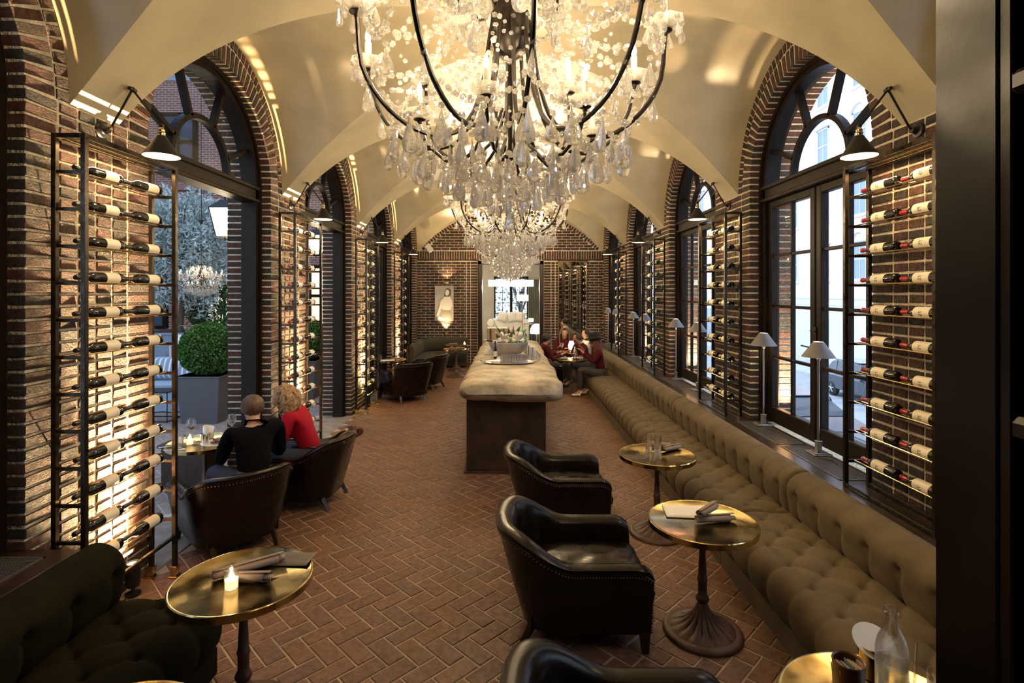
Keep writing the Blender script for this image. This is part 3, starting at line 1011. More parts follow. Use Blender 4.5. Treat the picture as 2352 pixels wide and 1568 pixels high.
# ---------------------------------------------------------------- sill lamps
def sill_lamp(first=[None], arr=[]):
    t = thing('table_lamp', '', 'lamp', (0, 0, 0))
    mb = MB(); mb.box(-.085, .085, -.085, .085, 0, .010, .002); mb.box(-.07, .07, -.07, .07, .010, .018, .002); mb.build('base', M['nickel'], t)
    mb = MB(); mb.box(-.022, .022, -.022, .022, .018, .115, .002); mb.box(-.026, .026, -.026, .026, .108, .120, .002); mb.build('plinth', M['nickel'], t)
    mb = MB(); mb.lathe([(.011, .115), (.009, .14), (.009, .86), (.018, .865), (.018, .878), (.012, .88), (.012, .92)], 12); mb.build('stem', M['nickel'], t)
    mb = MB(); mb.lathe([(.142, .895), (.135, .905), (.045, 1.035), (.043, 1.035)], 32, cap=False); mb.build('shade', M['pewter'], t)
    mb = MB(); mb.ball((0, 0, .975), (.022, .022, .032), 10, 8); mb.build('bulb', M['flame'], t)
    mb = MB(); mb.tube([(-.05, -.08, .008), (-.06, -.16, .006), (.0, -.24, .006), (-.03, -.33, .006)], .004, 5); mb.build('cord', M['ironblack'], t)
    return t
lampp = sill_lamp()
spots = []
for k in range(1, 5):
    spots += [(OPC[k]-.28, k, 'nearer'), (OPC[k]+.80, k, 'farther')]
spots += [(2.85, 0, 'farther')]
for i, (y, k, w) in enumerate(spots):
    place(lampp, i == 0, (2.86 if k else 2.80, y, SILL+.005), 0, 'slim metal lamp with grey cone shade, %s one on %s right window sill' % (w, ORD[k]), 'metal lamps along the right window sill')
    point_light('lamp_bulb', (2.86, y, SILL+.985), P_SILL_LAMP, WARM, .02)
# ================================================================ tufted banquettes
BUTX = [1.81, 1.965, 2.12]      # button rows across the seat
TY = .275
def sec_seat(s):
    """seat section: s 0..1 from the front bottom over the top to the back crease -> (x, z)"""
    pts = [(1.705, .17), (1.672, .20), (1.655, .27), (1.662, .34), (1.70, .395), (1.755, .425), (1.81, .432), (1.9, .436), (1.965, .436), (2.05, .436), (2.12, .434), (2.2, .43), (2.29, .42)]
    return curve_at(pts, s)
def sec_back(s):
    pts = [(2.30, .38), (2.245, .42), (2.222, .48), (2.215, .54), (2.205, .60), (2.21, .66), (2.24, .715), (2.30, .755), (2.37, .768), (2.43, .745), (2.47, .70), (2.485, .62)]
    return curve_at(pts, s)
def _prep(pts):
    d = [0]
    for a, b in zip(pts[:-1], pts[1:]): d.append(d[-1]+math.dist(a, b))
    return d
_cc = {}
def curve_at(pts, s):
    key = tuple(pts)
    if key not in _cc: _cc[key] = _prep(pts)
    d = _cc[key]; L = d[-1]; t = s*L
    i = 0
    while i < len(d)-2 and d[i+1] < t: i += 1
    f = (t-d[i])/max(d[i+1]-d[i], 1e-9)
    def cr(p0, p1, p2, p3, f):
        return .5*((2*p1)+(-p0+p2)*f+(2*p0-5*p1+4*p2-p3)*f*f+(-p0+3*p1-3*p2+p3)*f**3)
    P = [pts[max(i-1, 0)], pts[i], pts[i+1], pts[min(i+2, len(pts)-1)]]
    return tuple(cr(*[q[c] for q in P], f) for c in (0, 1))
def tuft_seat(x, y, ya, yb):
    """displacement along the normal"""
    if x > 1.80:
        u = (x-1.81)/.31; v = (y-ya)/TY
        a = u+v; b = u-v
        h = (abs(math.sin(PI*a))*abs(math.sin(PI*b)))**.30
        # button dimples
        d = 9
        for r, bx in enumerate(BUTX + [2.275]):
            off = 0 if r % 2 == 0 else TY/2
            kk = round((y-ya-off)/TY)
            dd = math.hypot(x-bx, y-ya-off-kk*TY)
            d = min(d, dd)
        wr = .0045*math.sin(44*(a+b*.3)+3*math.sin(9*y))*math.exp(-abs(math.sin(PI*b))*3.5) + .0034*math.sin(38*(b-a*.4)+2*math.sin(7*x+5*y))*math.exp(-abs(math.sin(PI*a))*3.5)
        return .029*h - .034*math.exp(-(d/.021)**2) + wr - .012
    v = (y-ya)/TY
    g = abs(math.sin(PI*v))
    return .026*g**.35 - .020
def banquette_mesh_seat(ya, yb, mir):
    ns = 58; ny = max(8, int((yb-ya)/ (TY/16 if ya < 5 else TY/10)))
    P = []
    for j in range(ny+1):
        y = ya+(yb-ya)*j/ny
        row = []
        for i in range(ns+1):
            s = i/ns
            x, z = sec_seat(s); x2, z2 = sec_seat(min(1, s+.01)); x1, z1 = sec_seat(max(0, s-.01))
            tx, tz = x2-x1, z2-z1; l = math.hypot(tx, tz)+1e-9
            nx_, nz_ = -tz/l, tx/l
            e = min(1, (y-ya)/.03, (yb-y)/.03)
            t = tuft_seat(x, y, ya, yb)
            d = t*max(e, 0)**.5 - (1-max(e, 0)**.5)*.03
            px, pz = x+nx_*d, z+nz_*d
            row.append((-px if mir else px, y, pz))
        P.append(row)
    return P
def banquette_mesh_back(ya, yb, mir):
    ns = 44; ny = max(8, int((yb-ya)/ (TY/16 if ya < 5 else TY/10)))
    P = []
    for j in range(ny+1):
        y = ya+(yb-ya)*j/ny
        row = []
        for i in range(ns+1):
            s = i/ns
            x, z = sec_back(s); x2, z2 = sec_back(min(1, s+.01)); x1, z1 = sec_back(max(0, s-.01))
            tx, tz = x2-x1, z2-z1; l = math.hypot(tx, tz)+1e-9
            nx_, nz_ = -tz/l, tx/l
            v = (y-ya)/TY - .5
            g = abs(math.sin(PI*v))
            fade = min(1, max(0, (z-.40)/.05)) if x < 2.35 else 1
            top_ = min(1, max(0, (z-.62)/.08)) if x < 2.3 else 1
            amp = .015*(1-top_) + .0065*top_
            t = amp*(g**(.4*(1-top_)+.16*top_)) - amp
            kk = round(v); dd = math.hypot((v-kk)*TY, z-.60) if x < 2.26 else 9
            t -= .035*math.exp(-(dd/.032)**2)
            # folds running down from the button
            if x < 2.3 and z < .60: t -= .012*math.exp(-(((v-kk)*TY)/.012)**2)
            e = max(0, min(1, (y-ya)/.045, (yb-y)/.045))
            er = math.sqrt(1-(1-e)**2)
            d = t*e - (1-er)*.045
            px, pz = x+nx_*d, z+nz_*d
            row.append((-px if mir else px, y, pz))
        P.append(row)
    return P
def banquette(ya, yb, mir, label, mat, group='long tufted banquette sections'):
    t = thing('tufted_banquette', label, 'sofa', (0, 0, 0), 0, group)
    sg = -1 if mir else 1
    mb = MB(); xs = sorted((sg*1.70, sg*2.28)); mb.box(xs[0], xs[1], ya+.005, yb-.005, .01, .175, .01)
    xs = sorted((sg*1.692, sg*1.72)); mb.box(xs[0], xs[1], ya+.002, yb-.002, .0, .155, .006)
    mb.build('plinth', mat, t)
    mb = MB(); mb.grid(banquette_mesh_seat(ya, yb, mir))
    # end caps
    for y in (ya+.004, yb-.004):
        pts = [sec_seat(i/24) for i in range(25)]
        vs = [(sg*(x+.02 if x < 1.8 else x), y, z-.02) for x, z in pts] + [(sg*2.28, y, .17)]
        mb.add(vs, [tuple(range(len(vs)))])
    mb.build('seat', mat, t, angle=60)
    mb = MB(); mb.grid(banquette_mesh_back(ya, yb, mir))
    for y in (ya+.004, yb-.004):
        pts = [sec_back(i/24) for i in range(25)]
        cx, cz = 2.35, .58
        vs = [(sg*(cx+(x-cx)*.80), y, cz+(z-cz)*.80) for x, z in pts]
        vo = [(sg*(cx+(x-cx)*.97), y+(.028 if y < (ya+yb)/2 else -.028), cz+(z-cz)*.97) for x, z in pts]
        n = len(vs)
        mb.add(vs, [tuple(range(n))])
        mb.add(vs+vo, [(i, i+1, n+i+1, n+i) for i in range(n-1)])
    mb.build('backrest', mat, t, angle=60)
    # covered buttons
    proto = None
    mb = MB(); mb.ball((0, 0, 0), (.012, .012, .006), 8, 5); me = mb.data('button', mat)
    n = int((yb-ya)/TY)
    if ya < 7:
        for k in range(n+1):
            for r, bx in enumerate(BUTX):
                y = ya + k*TY + (0 if r % 2 == 0 else TY/2)
                if y < ya+.05 or y > yb-.05: continue
                o = link('button', me, t); o.location = (sg*bx, y, .436-.026)
            y = ya+(k+.5)*TY
            if y < yb-.05:
                o = link('button', me, t); o.location = (sg*2.243, y, .60); o.rotation_euler = (0, -sg*PI/2, 0)
    return t
banquette(1.28, 4.305, False, 'nearest section of the long taupe tufted banquette under the right windows', M['velvet'])
banquette(4.31, 7.335, False, 'second section of the taupe tufted banquette, behind the table with three glasses', M['velvet'])
banquette(7.34, 10.365, False, 'third taupe banquette section, between the hatted girl and the middle table', M['velvet'])
banquette(10.37, 15.3, False, 'farthest taupe banquette section, where the group of guests sits', M['velvet'])
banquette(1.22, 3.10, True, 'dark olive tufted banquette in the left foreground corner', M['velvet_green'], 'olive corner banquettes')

# corner sofa at the far left, bent round the corner
def corner_sofa():
    t = thing('corner_sofa', 'olive green curved banquette in the far left corner below the portrait', 'sofa', (0, 0, 0), 0, 'olive corner banquettes')
    # plan path of the back (wall side), from the left wall round the corner to the right end
    path = [(-2.55, 13.85)]
    path += [(-2.55, 14.0+.25*i) for i in range(6)]
    cx, cy, r = -1.95, 15.45, .60
    for i in range(0, 10):
        a = PI - (PI/2)*i/9
        path.append((cx+r*math.cos(a), cy+r*math.sin(a)))
    path += [(-1.75, 16.05), (-1.5, 16.05), (-1.27, 16.05)]
    def normal(i):
        a = Vector(path[max(i-1, 0)]); b = Vector(path[min(i+1, len(path)-1)])
        d = (b-a).normalized(); return Vector((d.y, -d.x))   # towards the room
    def sweep(sec, name):
        P = []
        for i in range(len(path)):
            n = normal(i); c = Vector(path[i]); row = []
            for (o, z) in sec: row.append((c.x+n.x*o, c.y+n.y*o, z))
            P.append(row)
        mb = MB(); mb.grid(P)
        for k in (0, -1): mb.add(P[k], [tuple(range(len(P[k])))])
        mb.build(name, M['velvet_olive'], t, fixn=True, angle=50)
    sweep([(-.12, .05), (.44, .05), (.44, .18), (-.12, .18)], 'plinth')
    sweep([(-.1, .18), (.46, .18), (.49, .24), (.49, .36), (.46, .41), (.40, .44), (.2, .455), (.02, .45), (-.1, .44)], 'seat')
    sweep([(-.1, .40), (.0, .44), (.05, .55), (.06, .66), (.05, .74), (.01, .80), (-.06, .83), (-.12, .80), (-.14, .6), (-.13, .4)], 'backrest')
corner_sofa()

# ================================================================ club chairs
def club_chair():
    """faces local +y"""
    t = thing('leather_club_chair', '', 'armchair')
    W, F, Bk = .385, .43, -.40      # half width, front, back
    def plan(u, grow=0.0):
        """u 0..1 from the front of the left arm round the back to the front of the right arm"""
        w = W+grow; b = Bk-grow; r = .27
        segs = [(F-(b+r)), (PI/2*r), (2*(w-r)), (PI/2*r), (F-(b+r))]
        L = sum(segs); d = u*L
        if d < segs[0]: return (-w, F-d), (-1, 0)
        d -= segs[0]
        if d < segs[1]:
            a = PI + d/r; return (-w+r+r*math.cos(a), b+r+r*math.sin(a)), (math.cos(a), math.sin(a))
        d -= segs[1]
        if d < segs[2]: return (-w+r+d, b), (0, -1)
        d -= segs[2]
        if d < segs[3]:
            a = 1.5*PI + d/r; return (w-r+r*math.cos(a), b+r+r*math.sin(a)), (math.cos(a), math.sin(a))
        d -= segs[3]
        return (w, b+r+d), (1, 0)
    def top(u):
        c = abs(u-.5)*2
        # back high, arms low
        s = min(1, max(0, (c-.22)/.36)); s = s*s*(3-2*s)
        return .725*(1-s)+.55*s - .045*max(0, (c-.90)/.10)**2.5
    n = 60
    P = []; rim = []
    for i in range(n+1):
        u = i/n
        (x, y), (nx_, ny_) = plan(u)
        zt = top(u); row = []
        lean = .045 + .075*(1 if abs(u-.5) < .5 else 0)*max(0, 1-abs(u-.5)*3.2)
        def pt(off, z):
            k = (z-.11)/.58
            ins = -.055 + (.055+lean)*k          # bottom tucked in, top leaning out
            o = off+ins
            return (x+nx_*o, y+ny_*o, z)
        row.append(pt(0, .11)); row.append(pt(.004, .25)); row.append(pt(.008, .40)); row.append(pt(.006, zt-.06))
        row.append(pt(.010, zt-.035)); row.append(pt(.002, zt-.012)); row.append(pt(-.018, zt-.002)); row.append(pt(-.048, zt)); row.append(pt(-.078, zt-.004)); row.append(pt(-.100, zt-.020))
        row.append(pt(-.112, zt-.050)); row.append(pt(-.114, zt-.10)); row.append(pt(-.112, .38)); row.append(pt(-.09, .26))
        P.append(row); rim.append(pt(.011, zt-.052))
    mb = MB(); mb.grid(P)
    for k, sgn in ((0, 1), (-1, -1)):
        mb.add(P[k], [tuple(range(len(P[k])))])
    mb.build('shell', M['leather'], t, fixn=True, angle=50)
    # piping along the rim
    mb = MB(); mb.tube([(p[0], p[1], p[2]+.014) for p in rim], .006, 6); mb.build('piping', M['leather'], t)
    mb = MB()
    for i in range(len(rim)-1):
        a, b = Vector(rim[i]), Vector(rim[i+1])
        for f in (.0, .5):
            q = a.lerp(b, f); mb.ball(tuple(q), .0052, 6, 4)
    for sx in (-1, 1):
        for i in range(20):
            z = .13+i*.0185
            mb.ball((sx*(W-.05+ .05*(z-.11)/.58*1.9), F+.004, z), .0052, 6, 4)
    o = mb.build('nailhead_trim', M['nail'], t); o['kind'] = 'stuff'
    # front rail
    mb = MB(); mb.box(-W+.06, W-.06, F-.06, F-.005, .11, .30, .012); mb.box(-W+.10, W-.10, Bk+.10, F-.03, .12, .28); mb.build('front_rail', M['leather'], t)
    # cushion with a crown and a soft edge
    P = []
    nx_, ny_ = 22, 22
    x0, x1, y0, y1 = -.298, .298, -.31, .465
    for i in range(nx_+1):
        row = []
        for j in range(ny_+1):
            a = -1+2*i/nx_; b = -1+2*j/ny_
            e = (1-abs(a)**6)*(1-abs(b)**6)
            x = x0+(x1-x0)*(i/nx_); y = y0+(y1-y0)*(j/ny_)
            if b < -.2:
                x *= 1-.22*((-b-.2)/.8)**2
            z = .345 + .070*max(e, 0)**.35 + .022*(1-a*a)*(1-b*b) + .006*math.sin(9*a+4*b)*math.sin(7*b)*(1-a*a) - .014*math.exp(-((a-.1)**2+(b+.2)**2)*14)
            row.append((x, y, z))
        P.append(row)
    mb = MB(); mb.grid(P)
    m2 = [[(p[0], p[1], .295) for p in row] for row in P]
    ring = [r[0] for r in P] + P[-1][1:] + [r[-1] for r in reversed(P[:-1])] + list(reversed(P[0][1:-1]))
    rb = [(p[0]*.985, p[1]*.985, .295) for p in ring]
    nr = len(ring); mb.add(ring+rb, [(i, (i+1) % nr, nr+(i+1) % nr, nr+i) for i in range(nr)])
    mb.build('seat_cushion', M['leather'], t, fixn=True, angle=70)
    for sx in (-1, 1):
        mb = MB(); mb.add([(sx*.325-.02, F-.055, 0), (sx*.325+.02, F-.055, 0), (sx*.325+.02, F-.015, 0), (sx*.325-.02, F-.015, 0),
                           (sx*.315-.03, F-.07, .13), (sx*.315+.03, F-.07, .13), (sx*.315+.03, F-.008, .13), (sx*.315-.03, F-.008, .13)],
                          [(0, 3, 2, 1), (4, 5, 6, 7), (0, 1, 5, 4), (1, 2, 6, 5), (2, 3, 7, 6), (3, 0, 4, 7)])
        mb.build('leg', M['darkwood'], t)
        mb = MB(); mb.tube([(sx*.235, Bk+.12, .15), (sx*.242, Bk+.095, .09), (sx*.248, Bk+.06, .03), (sx*.25, Bk+.045, 0)], [.030, .026, .021, .022], 4)
        mb.build('leg', M['darkwood'], t)
    return t
chp = club_chair()
chairs = [
 ((.43, 3.60), -PI/2, 'dark leather club chair with empty seat facing the nearest brass table with white paper'),
 ((.46, 5.10), -PI/2, 'dark leather club chair facing the table with three glasses, beside the stone island'),
 ((.48, 1.97), -PI/2, 'dark leather club chair cut off by the bottom edge of the picture'),
 ((-2.46, 4.73), math.radians(46), 'dark leather club chair seen from behind with the man in black'),
 ((-2.17, 5.66), math.radians(86), 'dark leather club chair in which the woman in red sits'),
 ((-2.16, 11.02), math.radians(38), 'dark leather club chair near the third left rack, back to the camera'),
 ((-2.0, 12.35), math.radians(72), 'dark leather club chair behind another by the far left window'),
 ((.70, 12.35), math.radians(-80), 'dark leather chair of the man in maroon behind the island'),
]
for i, ((x, y), rz, lab) in enumerate(chairs):
    place(chp, i == 0, (x, y, 0), rz, lab, 'dark leather club chairs', scale=1.10 if 5 <= i <= 6 else 1.0)

# ================================================================ brass pedestal tables
def pedestal_table():
    t = thing('pedestal_table', '', 'table')
    H = .725
    mb = MB(); mb.lathe([(0, H-.004), (.322, H-.004), (.330, H), (.338, H), (.342, H-.004), (.342, H-.036), (.338, H-.040), (0, H-.040)], 64); mb.build('tabletop', M['brass'], t, angle=30)
    mb = MB(); mb.lathe([(.09, H-.04), (.09, H-.05), (.03, H-.07), (.022, H-.10), (.020, .50), (.024, .44), (.027, .36), (.031, .355), (.033, .34), (.028, .33), (.028, .25), (.037, .235), (.043, .22), (.037, .205), (.03, .195)], 24); mb.build('stem', M['castiron'], t, angle=45)
    def fl(r, z, a):
        if .05 < r < .19: 
            return r*(1 + .0)
        return r
    prof = [(.028, .20), (.036, .185), (.045, .16), (.06, .125), (.085, .09), (.12, .062), (.165, .047), (.200, .038), (.210, .030)]
    n = 96; vs = []; fs = []
    for j, (r, z) in enumerate(prof):
        for i in range(n):
            a = 2*PI*i/n
            g = abs(math.sin(a*8))
            amp = .020*math.sin(PI*min(1, max(0, (r-.03)/.175)))
            vs.append((r*math.cos(a), r*math.sin(a), z + amp*(g**.6) - .006))
    for j in range(len(prof)-1):
        for i in range(n):
            k = (i+1) % n; fs.append((j*n+i, j*n+k, (j+1)*n+k, (j+1)*n+i))
    mb = MB(); mb.add(vs, fs); mb.lathe([(.205, .03), (.225, .03), (.242, .024), (.250, .012), (.250, .0), (0, 0)], 64)
    mb.build('fluted_base', M['castiron'], t, angle=50)
    return t
tbp = pedestal_table()
TABLES = {
 'R1': ((1.245, 3.47), 'brass pedestal table holding a sheet of white paper and two napkin rolls'),
 'R2': ((1.34, 4.89), 'brass pedestal table holding three tall glasses, right of the island'),
 'R3': ((1.31, 1.86), 'brass pedestal table in the bottom right corner with water carafe'),
 'L1': ((-1.38, 2.77), 'brass pedestal table with lit candle and dark menu, left foreground'),
 'L0': ((-1.33, 1.70), 'brass pedestal table of which only the far edge shows at the bottom left'),
 'LD': ((-3.02, 5.30), 'brass pedestal table laid with food where the couple dines'),
 'LF': ((-2.62, 11.75), 'small table with paper and napkin by the far left window'),
 'C1': ((-1.42, 14.0), 'front one of two pedestal tables before the olive corner sofa'),
 'C2': ((-1.52, 15.1), 'rear one of two pedestal tables before the olive corner sofa'),
 'G1': ((1.36, 11.85), 'brass pedestal table with carafe in front of the hatted girl'),
 'G2': ((1.36, 13.4), 'brass pedestal table in the middle of the far group of guests'),
}
for i, (k, ((x, y), lab)) in enumerate(TABLES.items()):
    place(tbp, i == 0, (x, y, 0), .2*i, lab, 'round brass pedestal tables')
# ================================================================ crystal chandeliers
def drop_mesh(L, R, name='crystal_drop', flat=.55):
    prof = [(0, 0), (.10, .02), (.14, .08), (.36, .26), (.68, .46), (.93, .64), (1.0, .76), (.90, .90), (.52, .98), (0, 1)]
    vs = []; n = 8
    mb = MB()
    vs.append((0, 0, 0))
    for (r, t) in prof[1:-1]:
        for i in range(n):
            a = 2*PI*i/n + (.39 if int(t*100) % 2 else 0)
            vs.append((R*r*math.cos(a), R*r*math.sin(a)*flat, -L*t))
    vs.append((0, 0, -L)); m = len(prof)-2; fs = []
    for i in range(n):
        fs.append((0, 1+(i+1) % n, 1+i)); fs.append((len(vs)-1, 1+(m-1)*n+i, 1+(m-1)*n+(i+1) % n))
    for j in range(m-1):
        for i in range(n):
            k = (i+1) % n; a, b, c, d = 1+j*n+i, 1+j*n+k, 1+(j+1)*n+k, 1+(j+1)*n+i
            fs.append((a, b, c)); fs.append((a, c, d))
    mb.add(vs, fs)
    # small bead above the drop
    _bead(mb, (0, 0, .012), .0115, None, .9)
    return mb.data(name, M['crystal'], smooth=False, fixn=True)
def _bead(mb, c, r, axis=None, el=1.0):
    n = 6
    A = Vector(axis).normalized() if axis is not None else Vector((0, 0, 1))
    u = A.orthogonal().normalized(); w = A.cross(u); c = Vector(c)
    vs = [tuple(c - A*r*el)]
    for (q, t) in ((.8, -.5), (.8, .5)):
        for i in range(n):
            a = 2*PI*i/n + (.5 if t > 0 else 0)
            vs.append(tuple(c + A*(r*el*t) + (u*math.cos(a) + w*math.sin(a))*(r*q*1.15)))
    vs.append(tuple(c + A*r*el))
    fs = []
    for i in range(n):
        k = (i+1) % n
        fs += [(0, 1+k, 1+i), (13, 7+i, 7+k), (1+i, 1+k, 7+k, 7+i)]
    mb.add(vs, fs)
def strand(mb, a, b, sag, nb, r0, r1=None, el=1.3):
    a = Vector(a); b = Vector(b); r1 = r1 or r0
    pts = []
    for i in range(nb+1):
        t = i/nb; p = a.lerp(b, t); p.z -= sag*4*t*(1-t); pts.append(p)
    for i in range(nb):
        c = (pts[i]+pts[i+1])/2; d = pts[i+1]-pts[i]
        t = (i+.5)/nb; r = r0+(r1-r0)*math.sin(PI*t)
        _bead(mb, c, r, d, min(el, d.length*.46/r))
        mb.tube([pts[i], pts[i+1]], .0009, 3, cap=False)
ZC = 4.75
def chandelier():
    rg = random.Random(3)
    t = thing('crystal_chandelier', '', 'chandelier')
    def P(r, a, z): return (r*math.cos(a), r*math.sin(a), z-ZC)
    mb = MB(); mb.lathe([(0, .082), (.07, .082), (.07, .06), (.03, -.03), (.012, -.06), (0, -.06)], 24); mb.build('canopy', M['chandiron'], t)
    mb = MB()
    z = 4.68
    i = 0
    while z > 3.98:
        mb.tube([(math.cos(a)*(.014 if i % 2 else 0), math.cos(a)*(0 if i % 2 else .014), z-ZC-.025+math.sin(a)*.028) for a in [2*PI*q/10 for q in range(10)]], .0035, 5, closed=True)
        z -= .044; i += 1
    mb.build('chain', M['chandiron'], t)
    mb = MB(); mb.lathe([(0, 3.98-ZC), (.02, 3.98-ZC), (.03, 3.92-ZC), (.012, 3.88-ZC), (.012, 3.52-ZC), (.05, 3.48-ZC), (.055, 3.44-ZC), (.05, 3.30-ZC), (.075, 3.26-ZC), (.078, 3.18-ZC), (.06, 3.12-ZC), (.012, 3.08-ZC), (.012, 2.75-ZC), (.03, 2.72-ZC), (0, 2.70-ZC)], 20)
    mb.build('stem', M['chandiron'], t)
    NA = 10
    drop_s = drop_mesh(.062, .017); drop_m = drop_mesh(.085, .024); drop_l = drop_mesh(.118, .031)
    prism = drop_mesh(.085, .010)
    def drop(me, p, nm='crystal_drop'):
        o = link(nm, me, t); o.location = p; o.rotation_euler = (rg.uniform(-.08, .08), rg.uniform(-.08, .08), rg.uniform(0, PI)); return o
    mb = MB(); mb.lathe([(.010, 0), (.030, .004), (.052, .018), (.066, .036), (.068, .036), (.055, .013), (.032, -.002), (.010, -.006)], 16, fl=lambda r, z, a: r*(1+.05*math.cos(8*a)))
    bob = mb.data('drip_pan', M['crystal'], smooth=False, fixn=True)
    mb = MB(); mb.lathe([(0, .0), (.0135, .0), (.0135, .105), (.011, .108), (.004, .110), (0, .110)], 14); can = mb.data('candle_sleeve', M['wax'])
    mb = MB(); mb.lathe([(.004, .108), (.010, .120), (.012, .132), (.008, .150), (.002, .168), (0, .170)], 10); fla = mb.data('flame_bulb', M['flame'])
    mb = MB(); mb.lathe([(0, -.022), (.010, -.022), (.012, -.012), (.028, -.004), (.028, 0), (0, 0)], 14); cup = mb.data('candle_cup', M['chandiron'])
    bobs = []; LOW = []
    for i in range(NA):
        a = 2*PI*(i+.5)/NA + .12
        zr = 3.10 + (.05 if i % 2 else 0); rr = .585 if i % 2 == 0 else .57
        pts = [(.065, 3.26), (.085, 3.16), (.11, 3.0), (.15, 2.87), (.22, 2.785), (.31, 2.765), (.40, 2.79), (.49, 2.86), (.555, 2.97), (rr, zr-.02)]
        L = []
        for j in range(len(pts)-1):
            for q in range(3):
                f = q/3; p0 = pts[max(j-1, 0)]; p1 = pts[j]; p2 = pts[j+1]; p3 = pts[min(j+2, len(pts)-1)]
                L.append(tuple(.5*((2*p1[c])+(-p0[c]+p2[c])*f+(2*p0[c]-5*p1[c]+4*p2[c]-p3[c])*f*f+(-p0[c]+3*p1[c]-3*p2[c]+p3[c])*f**3) for c in (0, 1)))
        L.append(pts[-1])
        mb = MB(); mb.tube([P(r, a, z) for r, z in L], .0085, 7); mb.build('arm', M['chandiron'], t)
        for nm, me, dz in (('candle_cup', cup, 0), ('drip_pan', bob, 0), ('candle_sleeve', can, .0), ('flame_bulb', fla, 0)):
            o = link(nm, me, t); o.location = P(rr, a, zr+dz)
        bobs.append((rr, a, zr))
        for q in range(6):
            b = 2*PI*q/6
            c = P(rr, a, zr); drop(drop_s, (c[0]+.062*math.cos(b), c[1]+.062*math.sin(b), c[2]+.012))
        # drops hung from the arm
        for (r, z, me) in ((.53, 2.93, drop_m), (.44, 2.80, drop_l), (.33, 2.75, drop_l), (.22, 2.76, drop_m)):
            drop(me, P(r, a, z-.03))
        # inner scrolls
        mb = MB(); mb.tube([P(.06, a, 3.30), P(.10, a, 3.38), P(.16, a, 3.42), P(.21, a, 3.38), P(.20, a, 3.31), P(.15, a, 3.30)], [.008, .008, .007, .006, .006, .006], 6); mb.build('scroll', M['chandiron'], t)
        drop(drop_l, P(.20, a, 3.29))
    # lower tier of short arms
    for i in range(6):
        a = 2*PI*i/6 + .3
        mb = MB(); mb.tube([P(.03, a, 2.90), P(.08, a, 2.76), P(.16, a, 2.685), (P(.25, a, 2.685)), P(.32, a, 2.74), P(.345, a, 2.81)], .0065, 6); mb.build('arm', M['chandiron'], t)
        drop(drop_l, P(.2, a, 2.66))
        for nm, me in (('candle_cup', cup), ('drip_pan', bob), ('candle_sleeve', can), ('flame_bulb', fla)):
            o = link(nm, me, t); o.location = P(.345, a, 2.83); o.scale = (.8, .8, .8)
        LOW.append((.345, a, 2.83))
    # bead strands
    for i in range(NA):
        r1, a1, z1 = bobs[i]; r2, a2, z2 = bobs[(i+1) % NA]
        mb = MB(); strand(mb, P(r1, a1+.1, z1), P(r2, a2-.1, z2), .13, 9, .010, .0145, 1.5); mb.build('bead_strand', M['crystal'], t, smooth=False)
        mb = MB(); strand(mb, P(r1, a1, z1+.01), P(.075, a1+.1, 3.40), .16, 13, .010, .0155, 1.8); mb.build('bead_strand', M['crystal'], t, smooth=False)
        mb = MB(); strand(mb, P(.46, a1, 2.86), P(.46, a2, 2.86), .08, 12, .009, .012); mb.build('bead_strand', M['crystal'], t, smooth=False)
        mb = MB(); strand(mb, P(.30, a1, 2.76), P(.36, a2, 2.80), .07, 10, .009, .012); mb.build('bead_strand', M['crystal'], t, smooth=False)
        am = (a1 + a2)/2 if i < NA-1 else a1 + PI/NA
        drop(drop_m, P(.535, am, 2.97)); drop(drop_l, P(.45, am, 2.77))
        mb = MB(); strand(mb, P(.28, am, 3.42), P(.075, am, 3.46), .07, 8, .008, .012); mb.build('bead_strand', M['crystal'], t, smooth=False)
        mb = MB(); strand(mb, P(.28, am, 3.42), P(r1, a1, z1+.02), .06, 12, .008, .012); mb.build('bead_strand', M['crystal'], t, smooth=False)
        drop(drop_l, P(.28, am, 3.41))
    # tiers of drops below, narrowing to a point
    for (r, n, z, me) in ((.40, 26, 2.745, drop_m), (.32, 22, 2.70, prism), (.25, 18, 2.66, drop_m), (.18, 14, 2.63, prism), (.11, 9, 2.60, drop_m), (.05, 5, 2.575, prism)):
        for i in range(n):
            drop(me, P(r, 2*PI*i/n + r*9, z+rg.uniform(-.012, .012)))
    drop(drop_l, P(0, 0, 2.55))
    # the mass of small beads nobody could count
    mb = MB()
    for i in range(1100):
        zz = rg.uniform(2.60, 3.34)
        rmax = .10 + .42*min(1, max(0, (zz-2.58)/.24))
        if zz > 2.95: rmax = .50*(1-(zz-2.95)/.9)
        r = rmax*math.sqrt(rg.random()); a = rg.uniform(0, 2*PI)
        _bead(mb, P(r, a, zz), rg.uniform(.006, .012), (rg.uniform(-.4, .4), rg.uniform(-.4, .4), 1))
    o = mb.build('crystal_beads', M['crystal'], t, smooth=False); o['kind'] = 'stuff'
    return t, bobs, LOW
chand, BOBS, LOW = chandelier()
for k, c in enumerate(OPC):
    place(chand, k == 0, (0, c, ZC), .21*k, 'large crystal chandelier with iron arms, %s from the camera' % ORD[k], 'crystal chandeliers down the middle of the vault', scale=1.0)
    for (r, a, z) in BOBS:
        a2 = a+.21*k
        point_light('candle_bulb', (r*math.cos(a2), c+r*math.sin(a2), z+.14), P_CHAND, WARM, .012)
    for (r, a, z) in LOW:
        a2 = a+.21*k
        point_light('candle_bulb', (r*math.cos(a2), c+r*math.sin(a2), z+.115), P_CHAND*.4, WARM, .010)
